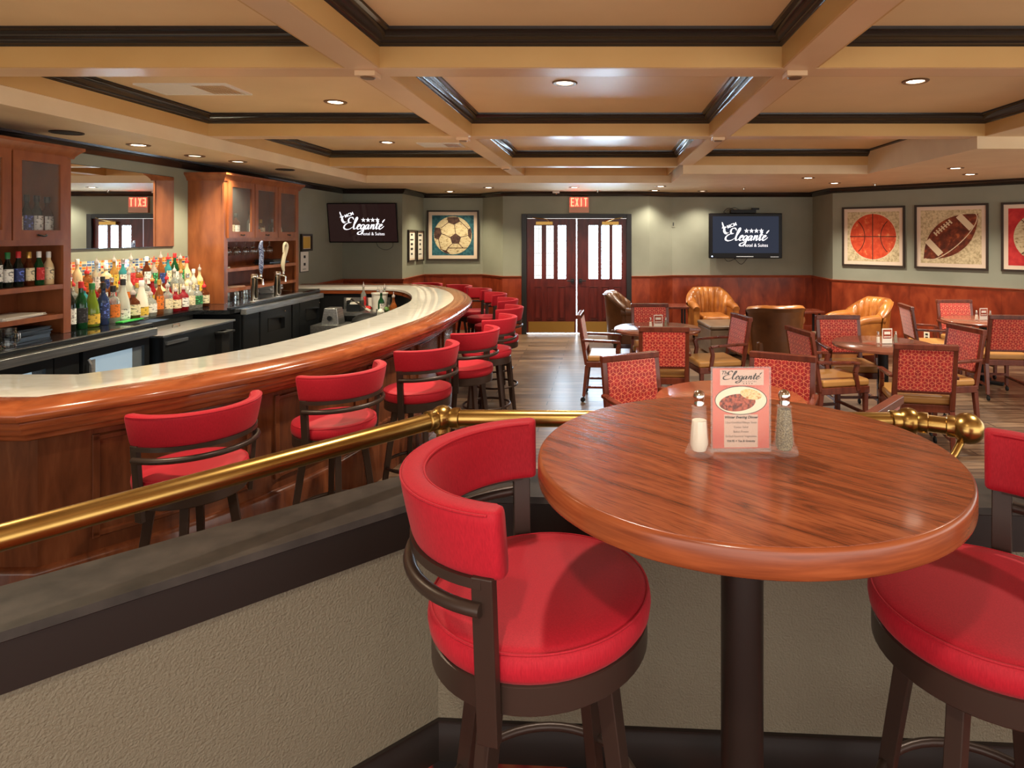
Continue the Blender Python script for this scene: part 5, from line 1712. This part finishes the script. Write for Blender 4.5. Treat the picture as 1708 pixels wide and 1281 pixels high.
def lab_(n, c):
    k_ = 0.35 if sum(c) > 300 else 2.2
    c2 = tuple(min(235, v * k_ + 20) for v in c)
    return noisy(n + ' label', [(0.36, C(*c2)), (0.44, C(*c)), (0.62, C(*c)), (0.70, C(*[min(255, v * 1.1) for v in c]))], scale=(1, 1, 1.6), nscale=55, detail=2, rough=0.6)


LC = {'cream': (lab_('cream', (232, 218, 180)), 'cream'), 'white': (lab_('white', (235, 235, 228)), 'white'), 'orange': (lab_('orange', (226, 120, 40)), 'orange'),
      'red': (lab_('red', (190, 40, 40)), 'red'), 'black': (lab_('black', (34, 32, 34)), 'black'), 'green': (lab_('green', (40, 100, 60)), 'green'),
      'yellow': (lab_('yellow', (230, 190, 70)), 'yellow'), 'navy': (lab_('navy', (40, 52, 100)), 'navy')}
CC = {'red': mat('red cap', C(200, 40, 44), 0.4), 'black': mat('black cap', C(30, 30, 32), 0.4), 'white': mat('white cap', C(232, 230, 224), 0.4), 'gold': mat('gold cap', C(200, 160, 80), 0.3, metal=0.7),
      'pour': mat('clear pourer', C(210, 200, 196), 0.15, trans=0.4), 'green': mat('green cap', C(40, 120, 60), 0.4), 'silver': mat('silver cap', C(190, 190, 190), 0.25, metal=0.9), 'orange': mat('orange cap', C(220, 130, 70), 0.4)}
CACHE = {}


def bottle(x, y, z, shape, col, lab, cap, label, group, s=1.0):
    t = thing('liquor_bottle' if shape != 'beer' else 'beer_bottle', label, 'bottle', (x, y, z), random.uniform(-0.3, 0.3), group)
    t.location.z += 0.0015
    t.scale = (s, s, s * random.uniform(0.96, 1.05))
    prof = SH[shape]
    seg = 4 if shape == 'squareX' else 16

    def part(key, fn, nm, m_):
        if key not in CACHE:
            CACHE[key] = fn().build(nm, m_, t, smooth=50)
        else:
            o = CACHE[key].copy()
            o.name = nm
            COL.objects.link(o)
            o.parent = t
    part(('b', shape, col), lambda: MB().lathe(prof, seg), 'glass_body', BC[col][0])
    r = max(p[0] for p in prof) + 0.0007
    top = [p for p in prof if p[0] > r - 0.006][-1][1]
    a, b = (top * 0.25, top * 0.85) if shape != 'cone' else (0.02, 0.09)

    def lab_mb():
        mb = MB()
        base = 0
        n = 14
        for i in range(n + 1):
            g = -1.45 + 2.9 * i / n
            mb.v += [(r * math.cos(g), r * math.sin(g), a), (r * math.cos(g), r * math.sin(g), b)]
        mb.f += [(2 * i, 2 * i + 2, 2 * i + 3, 2 * i + 1) for i in range(n)]
        return mb
    part(('l', shape, lab), lab_mb, 'paper_label', LC[lab][0])
    zt, rt_ = prof[-1][1], prof[-1][0]
    if cap == 'pour' or cap in ('red', 'orange') and shape in ('slim', 'square', 'bulb', 'flask'):
        part(('p', shape, cap), lambda: MB().lathe([(rt_ + 0.001, zt - 0.012), (rt_ + 0.003, zt + 0.008), (0.010, zt + 0.018), (0.004, zt + 0.03), (0.003, zt + 0.055)], 12), 'pourer', CC[cap])
    else:
        part(('c', shape, cap), lambda: MB().lathe([(rt_ + 0.002, zt - 0.03), (rt_ + 0.0025, zt + 0.012), (rt_, zt + 0.015)], 14), 'cap', CC[cap])
    return t


random.seed(11)
FRONT = [('wine', 'dark', 'white', 'gold'), ('wine', 'green', 'black', 'red'), ('cone', 'lime', 'yellow', 'green'), ('slim', 'blue', 'navy', 'black'), ('square', 'clear', 'orange', 'black'), ('cone', 'frost', 'white', 'black'),
         ('flask', 'brown', 'cream', 'pour'), ('cone', 'white', 'yellow', 'white'), ('flask', 'clear', 'white', 'pour'), ('slim', 'amber', 'orange', 'gold'), ('square', 'clear', 'cream', 'pour'), ('flask', 'ruby', 'cream', 'pour'),
         ('flask', 'ruby', 'white', 'pour'), ('square', 'clear', 'cream', 'pour'), ('flask', 'clear', 'green', 'silver'), ('flask', 'brown', 'cream', 'red')]
cols = ['clear', 'clear', 'clear', 'clear', 'frost', 'clear', 'amber', 'brown', 'gold', 'green', 'clear', 'pink', 'clear', 'ruby', 'aqua', 'cream']
labs = ['cream', 'white', 'white', 'cream', 'white', 'cream', 'orange', 'red', 'black', 'yellow', 'navy', 'green']
caps = ['pour', 'pour', 'pour', 'red', 'silver', 'white', 'black', 'orange', 'gold']
shapes = ['slim', 'square', 'slim', 'flask', 'bulb', 'slim', 'square', 'wine']
rows = [('front', -4.10, CT, FRONT), ('front middle', -4.235, CT + 0.09, None), ('rear middle', -4.262, CT + 0.09, None), ('back', -4.365, CT + 0.22, None)]
for rn, x, z, spec in rows:
    if rn == 'rear middle':
        continue
    n = 16 if spec else 19
    for i in range(n):
        if spec:
            sh, co, la, ca = spec[i]
            y = 4.80 + i * 0.108
        else:
            while True:
                sh, co, la, ca = random.choice(shapes), random.choice(cols), random.choice(labs), random.choice(caps)
                break
            if rn == 'back' and i == 16:
                sh, co, la, ca = 'wine', 'green', 'white', 'red'
            if rn == 'back' and i == 9:
                sh, co, la, ca = 'slim', 'aqua', 'white', 'silver'
            if rn == 'back' and i == 0:
                sh, co, la, ca = 'cone', 'frost', 'white', 'black'
            y = 4.80 + i * 0.0975
        lb = '%s bottle with %s label, %s in the %s row from the near cabinet' % (BC[co][1], LC[la][1], ORD[i], rn)
        sc = 1.0 if spec else random.uniform(0.9, 0.98)
        if spec and i < 8:
            sc = 1.12
        bottle(x + random.uniform(-0.004, 0.004), y, z + 0.001, sh, co, la, ca, lb, 'liquor bottles on the back counter', min(sc, 0.98) if not spec else sc)
# second front line, tucked between the front row and the riser, only at the far part
# cabinet bottles
for i, (y, co, la, sh) in enumerate(((4.33, 'clear', 'red', 'slim'), (4.41, 'dark', 'cream', 'slim'), (4.49, 'dark', 'navy', 'slim'), (4.57, 'dark', 'white', 'slim'), (4.655, 'brown', 'white', 'slim'))):
    bottle(-4.14, y, 1.7655, sh, co, la, 'black', '%s bottle with %s label behind the near cabinet glass, %s towards the mirror' % (BC[co][1], LC[la][1], ORD[i]), 'bottles in the near liquor cabinet')
for i, (y, co, la, sh, ca) in enumerate(((4.24, 'dark', 'white', 'slim', 'black'), (4.325, 'dark', 'white', 'beer', 'green'), (4.405, 'dark', 'navy', 'beer', 'red'), (4.485, 'brown', 'cream', 'beer', 'gold'), (4.565, 'green', 'red', 'beer', 'white'), (4.645, 'cream', 'cream', 'beer', 'white'))):
    bottle(-4.12, y, 1.43, sh, co, la, ca, '%s bottle with %s label on the open shelf below, %s towards the mirror' % (BC[co][1], LC[la][1], ORD[i]), 'bottles on the open cabinet shelf')
for i, (y, co, la, sh, ca) in enumerate(((6.86, 'brown', 'red', 'square', 'red'), (6.97, 'brown', 'cream', 'square', 'black'), (7.07, 'brown', 'white', 'square', 'black'), (7.36, 'clear', 'white', 'slim', 'silver'), (7.48, 'clear', 'orange', 'bulb', 'orange'), (7.58, 'amber', 'cream', 'flask', 'gold'), (7.86, 'clear', 'white', 'flask', 'white'), (7.98, 'white', 'cream', 'bulb', 'white'))):
    bottle(-4.16, y, 1.7655, sh, co, la, ca, '%s bottle with %s label in the three-door cabinet, %s from the mirror side' % (BC[co][1], LC[la][1], ORD[i]), 'bottles in the three-door cabinet')

# hanging stemware, folded papers, tumblers, napkins
rk = thing('stemware_rack', 'wooden hanging rack for wine glasses under the three-door cabinet', 'rack', (0, 0, 0))
for k in range(6):
    MB().box(WX + 0.03, -4.08, 6.775 + k * 0.17 - 0.012, 6.775 + k * 0.17 + 0.012, 1.735, 1.7449).build('rack_rail', M['cabwood'], rk)
g0 = None
gi = 0
for r_, x in enumerate((-4.12, -4.24)):
    for k in range(6):
        y = 6.86 + k * 0.17 - r_ * 0.0
        lb = 'wine glass upside down in the %s rack line, %s from the mirror side' % (('outer', 'inner')[r_], ORD[k])
        if g0 is None:
            g0 = thing('wine_glass', lb, 'glass', (x, y, 1.735), 0, 'hanging wine glasses')
            MB().lathe([(0.034, -0.002), (0.033, -0.005), (0.006, -0.009), (0.0035, -0.02), (0.0035, -0.07), (0.008, -0.078), (0.028, -0.095), (0.036, -0.12), (0.034, -0.15), (0.029, -0.17), (0.0275, -0.17), (0.0325, -0.15), (0.0345, -0.12), (0.027, -0.097), (0.004, -0.082)], 18).build('glass_body', M['glass'], g0, smooth=60)
        else:
            t = copy_tree(g0)
            t.location = (x, y, 1.735)
            t['label'] = lb
g0 = None
for k in range(9):
    y = 6.80 + k * 0.085
    lb = 'upturned tumbler on the counter inside the far cabinet, %s from the mirror side' % ORD[k]
    if g0 is None:
        g0 = thing('tumbler', lb, 'glass', (-4.16, y, CT), 0, 'tumblers in the far cabinet')
        MB().lathe([(0.034, 0.0), (0.032, 0.0), (0.029, 0.10), (0.030, 0.108), (0.034, 0.0)][1:4], 16).build('glass_body', M['glass'], g0)
    else:
        t = copy_tree(g0)
        t.location = (-4.16 + 0.03 * (k % 2), y, CT)
        t['label'] = lb


def sheets(x, y, z, w, d, n, lb, nm='paper_stack', m1='paper', rz=0.1, th=0.004):
    t = thing(nm, lb, 'papers', (x, y, z), rz)
    for k in range(n):
        MB().obox((random.uniform(-.01, .01), random.uniform(-.01, .01), th * (k + 0.5)), (w, d, th * 0.96), random.uniform(-0.15, 0.15)).build('sheet', M[m1], t, smooth=0)


sheets(-4.20, 4.40, 1.21, 0.24, 0.34, 5, 'stack of pale papers on the lower shelf of the near cabinet')
sheets(-4.18, 4.42, CT, 0.26, 0.36, 6, 'stack of black menu folders at the base of the near cabinet', 'menu_folder_stack', 'black', 0.1, 0.012)
sheets(-4.18, 6.85, 1.43, 0.14, 0.16, 3, 'small pile of papers on the upper shelf of the three-door cabinet', 'paper_stack', 'paper', 0.4)
sheets(-4.18, 7.85, 1.43, 0.22, 0.4, 4, 'flat trays on the upper shelf of the three-door cabinet', 'tray_stack', 'black', 0.0, 0.015)
sheets(-4.22, 7.93, CT + 0.003, 0.16, 0.25, 8, 'pile of folded white bar towels at the far cabinet base', 'towel_stack', 'white', 0.0, 0.013)
sheets(-4.2, 7.0, 1.21, 0.22, 0.3, 2, 'pale placemats on the lower shelf of the three-door cabinet', 'placemat_stack', 'menupale', 0.05)
t = thing('green_tray', 'bright green liner tray under the front liquor bottles', 'tray', (-4.035, 5.33, CT + 0.0012), 0.05)
MB().box(-0.03, 0.03, -0.13, 0.13, 0, 0.012).build('tray_body', mat('green tray plastic', C(40, 160, 60), 0.3), t, bevel=0.003)
t = thing('glass_mug', 'ribbed glass mug on the counter by the near cabinet', 'glass', (-3.92, 4.12, CT + 0.001))
MB().lathe([(0.036, 0), (0.04, 0.005), (0.042, 0.12), (0.039, 0.12), (0.036, 0.012)], 10).build('glass_body', M['glass'], t, smooth=20)
MB().tube(cat_rom([(0.04, 0, 0.1), (0.07, 0, 0.09), (0.07, 0, 0.04), (0.04, 0, 0.02)], 5), 0.006, 8).build('handle', M['glass'], t)


# beer towers with tap handles
def tower(y, lb, blue):
    t = thing('beer_tower', lb, 'beer tap', (-3.80, y, CT + 0.001))
    MB().lathe([(0.05, 0.0), (0.05, 0.01), (0.034, 0.018), (0.034, 0.255), (0.038, 0.26), (0.038, 0.30), (0.03, 0.31)], 28).build('column', M['chrome'], t, smooth=50)
    MB().tube([(0.0, 0, 0.265), (0.07, 0, 0.262), (0.09, 0, 0.25), (0.094, 0, 0.19)], 0.011, 12).lathe([(0.012, 0.27), (0.016, 0.28), (0.012, 0.30), (0.010, 0.32)], 14, (0.07, 0, 0)).build('faucet', M['chrome'], t)
    if blue:
        P = cat_rom([(0.075, 0, 0.31), (0.075, 0.0, 0.40), (0.078, 0.002, 0.52), (0.075, -0.006, 0.62), (0.08, 0.012, 0.67)], 5)
        MB().tube(P, 0.02, 12, rs=[0.010 + 0.013 * min(1, i / 4) - 0.012 * max(0, (i - 14) / 6) for i in range(len(P))]).build('tap_handle', M['tapblue'], t)
    else:
        P = cat_rom([(0.075, 0.0, 0.31), (0.07, -0.01, 0.38), (0.075, 0.0, 0.46), (0.085, 0.03, 0.55), (0.085, 0.045, 0.60), (0.085, 0.02, 0.635), (0.085, -0.02, 0.61), (0.09, -0.045, 0.53)], 5)
        MB().tube(P, 0.02, 12, rs=[0.012 + 0.010 * min(1, i / 6) - 0.016 * max(0, (i - 22) / 13) for i in range(len(P))]).build('tap_handle', M['bone'], t)


tower(6.80, 'chrome beer tower with a blue scaled tap handle on the back counter', True)
tower(7.28, 'chrome beer tower with a pale curved neck tap handle on the back counter', False)
t = thing('drip_tray', 'steel drip tray on the counter below the beer taps', 'tray', (-3.73, 7.1, CT + 0.0225))
MB().box(-0.012, 0.05, -0.5, 0.55, 0.001, 0.012).build('tray_body', M['steel'], t, bevel=0.003)

# ------------------------------------------------------------------ bartender's well in the far bend
t = thing('underbar_sink', 'stainless steel underbar station in the far bend of the bar', 'sink', (0, 0, 0))
MB().box(-3.50, -2.88, 8.0, 8.42, 0.76, 0.80).box(-3.50, -3.47, 8.0, 8.42, 0, 0.76).box(-2.91, -2.88, 8.0, 8.42, 0, 0.76).box(-3.50, -2.88, 8.42, 8.45, 0.76, 0.95).build('steel_top', M['steel'], t)
MB().box(-2.68, -2.46, 7.05, 7.70, 0.78, 0.82).box(-2.68, -2.65, 7.05, 7.70, 0, 0.78).build('side_shelf', M['steel'], t)
t = thing('ice_bucket', 'white plastic bucket standing on the underbar station', 'bucket', (-2.94, 8.20, 0.801))
MB().lathe([(0.085, 0), (0.088, 0.01), (0.10, 0.22), (0.106, 0.222), (0.106, 0.235), (0.098, 0.235), (0.085, 0.02)], 28).build('bucket_body', M['white'], t, smooth=40)
t = thing('steel_dispenser', 'steel blender base with round switch near the end of the cooler', 'blender', (-3.34, 7.72, 0))
MB().box(-0.2, 0.2, -0.18, 0.18, 0.0, 0.70).build('stand', M['steel'], t)
b_ = MB().add([(-0.11, -0.1, 0.70), (0.11, -0.1, 0.70), (0.11, 0.1, 0.70), (-0.11, 0.1, 0.70), (-0.08, -0.08, 0.90), (0.08, -0.08, 0.90), (0.08, 0.08, 0.90), (-0.08, 0.08, 0.90)],
              [(0, 3, 2, 1), (4, 5, 6, 7), (0, 1, 5, 4), (1, 2, 6, 5), (2, 3, 7, 6), (3, 0, 4, 7)]).build('motor_housing', M['steel'], t, bevel=0.01)
MB().lathe([(0.03, 0), (0.028, 0.012)], 20, (0, -0.112, 0.78), 'Y').build('switch', M['black'], b_)
t = thing('bar_caddy', 'black bar caddy holding napkins and a white cup', 'caddy', (-3.26, 8.2, 0.801))
MB().box(-0.09, 0.09, -0.07, 0.07, 0, 0.09).box(-0.09, -0.08, -0.07, 0.07, 0.09, 0.14).box(0.08, 0.09, -0.07, 0.07, 0.09, 0.14).build('caddy_body', M['black'], t, bevel=0.004)
MB().box(-0.05, 0.05, -0.05, 0.05, 0.09, 0.11).build('napkins_stack', M['paper'], t)
for x, y, lb in ((-3.40, 8.33, 'tall white cup beside the black bar caddy'), (-3.12, 8.36, 'tall white cup between caddy and bucket')):
    t = thing('plastic_cup', lb, 'cup', (x, y, 0.802))
    MB().lathe([(0.028, 0), (0.036, 0.15), (0.034, 0.15), (0.026, 0.006)], 18).build('cup_body', M['white'], t)
t = thing('bar_knife', 'long white handled knife leaning across the underbar station', 'knife', (-3.12, 8.06, 0.82))
MB().beam((-0.14, 0.0, 0.15), (0.06, -0.02, 0.03), 0.02, 0.012).build('blade', M['chrome'], t)
MB().beam((0.06, -0.02, 0.03), (0.12, -0.025, 0.0), 0.026, 0.02).build('handle', M['white'], t)
t = thing('bar_rag', 'crumpled red rag on the underbar station edge', 'cloth', (-3.10, 8.22, 0.803))
MB().ball((0, 0, 0.03), 0.045, 14, 0.7).build('cloth_body', M['redcloth'], t)
t = thing('trash_bin', 'black round lidded bin in front of the underbar station', 'bin', (-2.95, 7.76, 0))
MB().lathe([(0.14, 0), (0.165, 0.68), (0.172, 0.69), (0.172, 0.72), (0.16, 0.76), (0.11, 0.80), (0.04, 0.82)], 28).build('bin_body', M['blackmat'], t, smooth=50)
for x, y, m_, lb in ((-2.57, 7.60, 'yellow', 'jar of lemon slices on the curved underbar shelf'), (-2.58, 7.40, 'green', 'jar of green mint on the curved underbar shelf'), (-2.57, 7.2, 'white', 'jar of white straws on the curved underbar shelf')):
    t = thing('garnish_jar', lb, 'jar', (x, y, 0.822), 0, 'garnish jars')
    MB().lathe([(0.045, 0), (0.05, 0.005), (0.05, 0.12), (0.047, 0.12), (0.044, 0.008)], 20).build('jar_glass', M['glass'], t)
    MB().lathe([(0.04, 0.01), (0.042, 0.09), (0.02, 0.12)], 12).build('contents', M[m_], t)
for k in range(5):
    sh, co, la, ca = ('slim', 'square', 'slim', 'bulb', 'slim')[k], ('clear', 'dark', 'clear', 'amber', 'green')[k], ('white', 'black', 'red', 'cream', 'white')[k], 'pour'
    bottle((-2.93, -3.02, -3.21, -2.52, -2.60)[k], (8.35, 8.35, 8.35, 7.49, 7.30)[k] if k < 3 else (7.49, 7.30)[k - 3], 0.801 if k < 3 else 0.821, sh, co, la, ca, '%s well bottle with %s label in the far bend of the bar' % (BC[co][1], LC[la][1]), 'well bottles in the far bend')
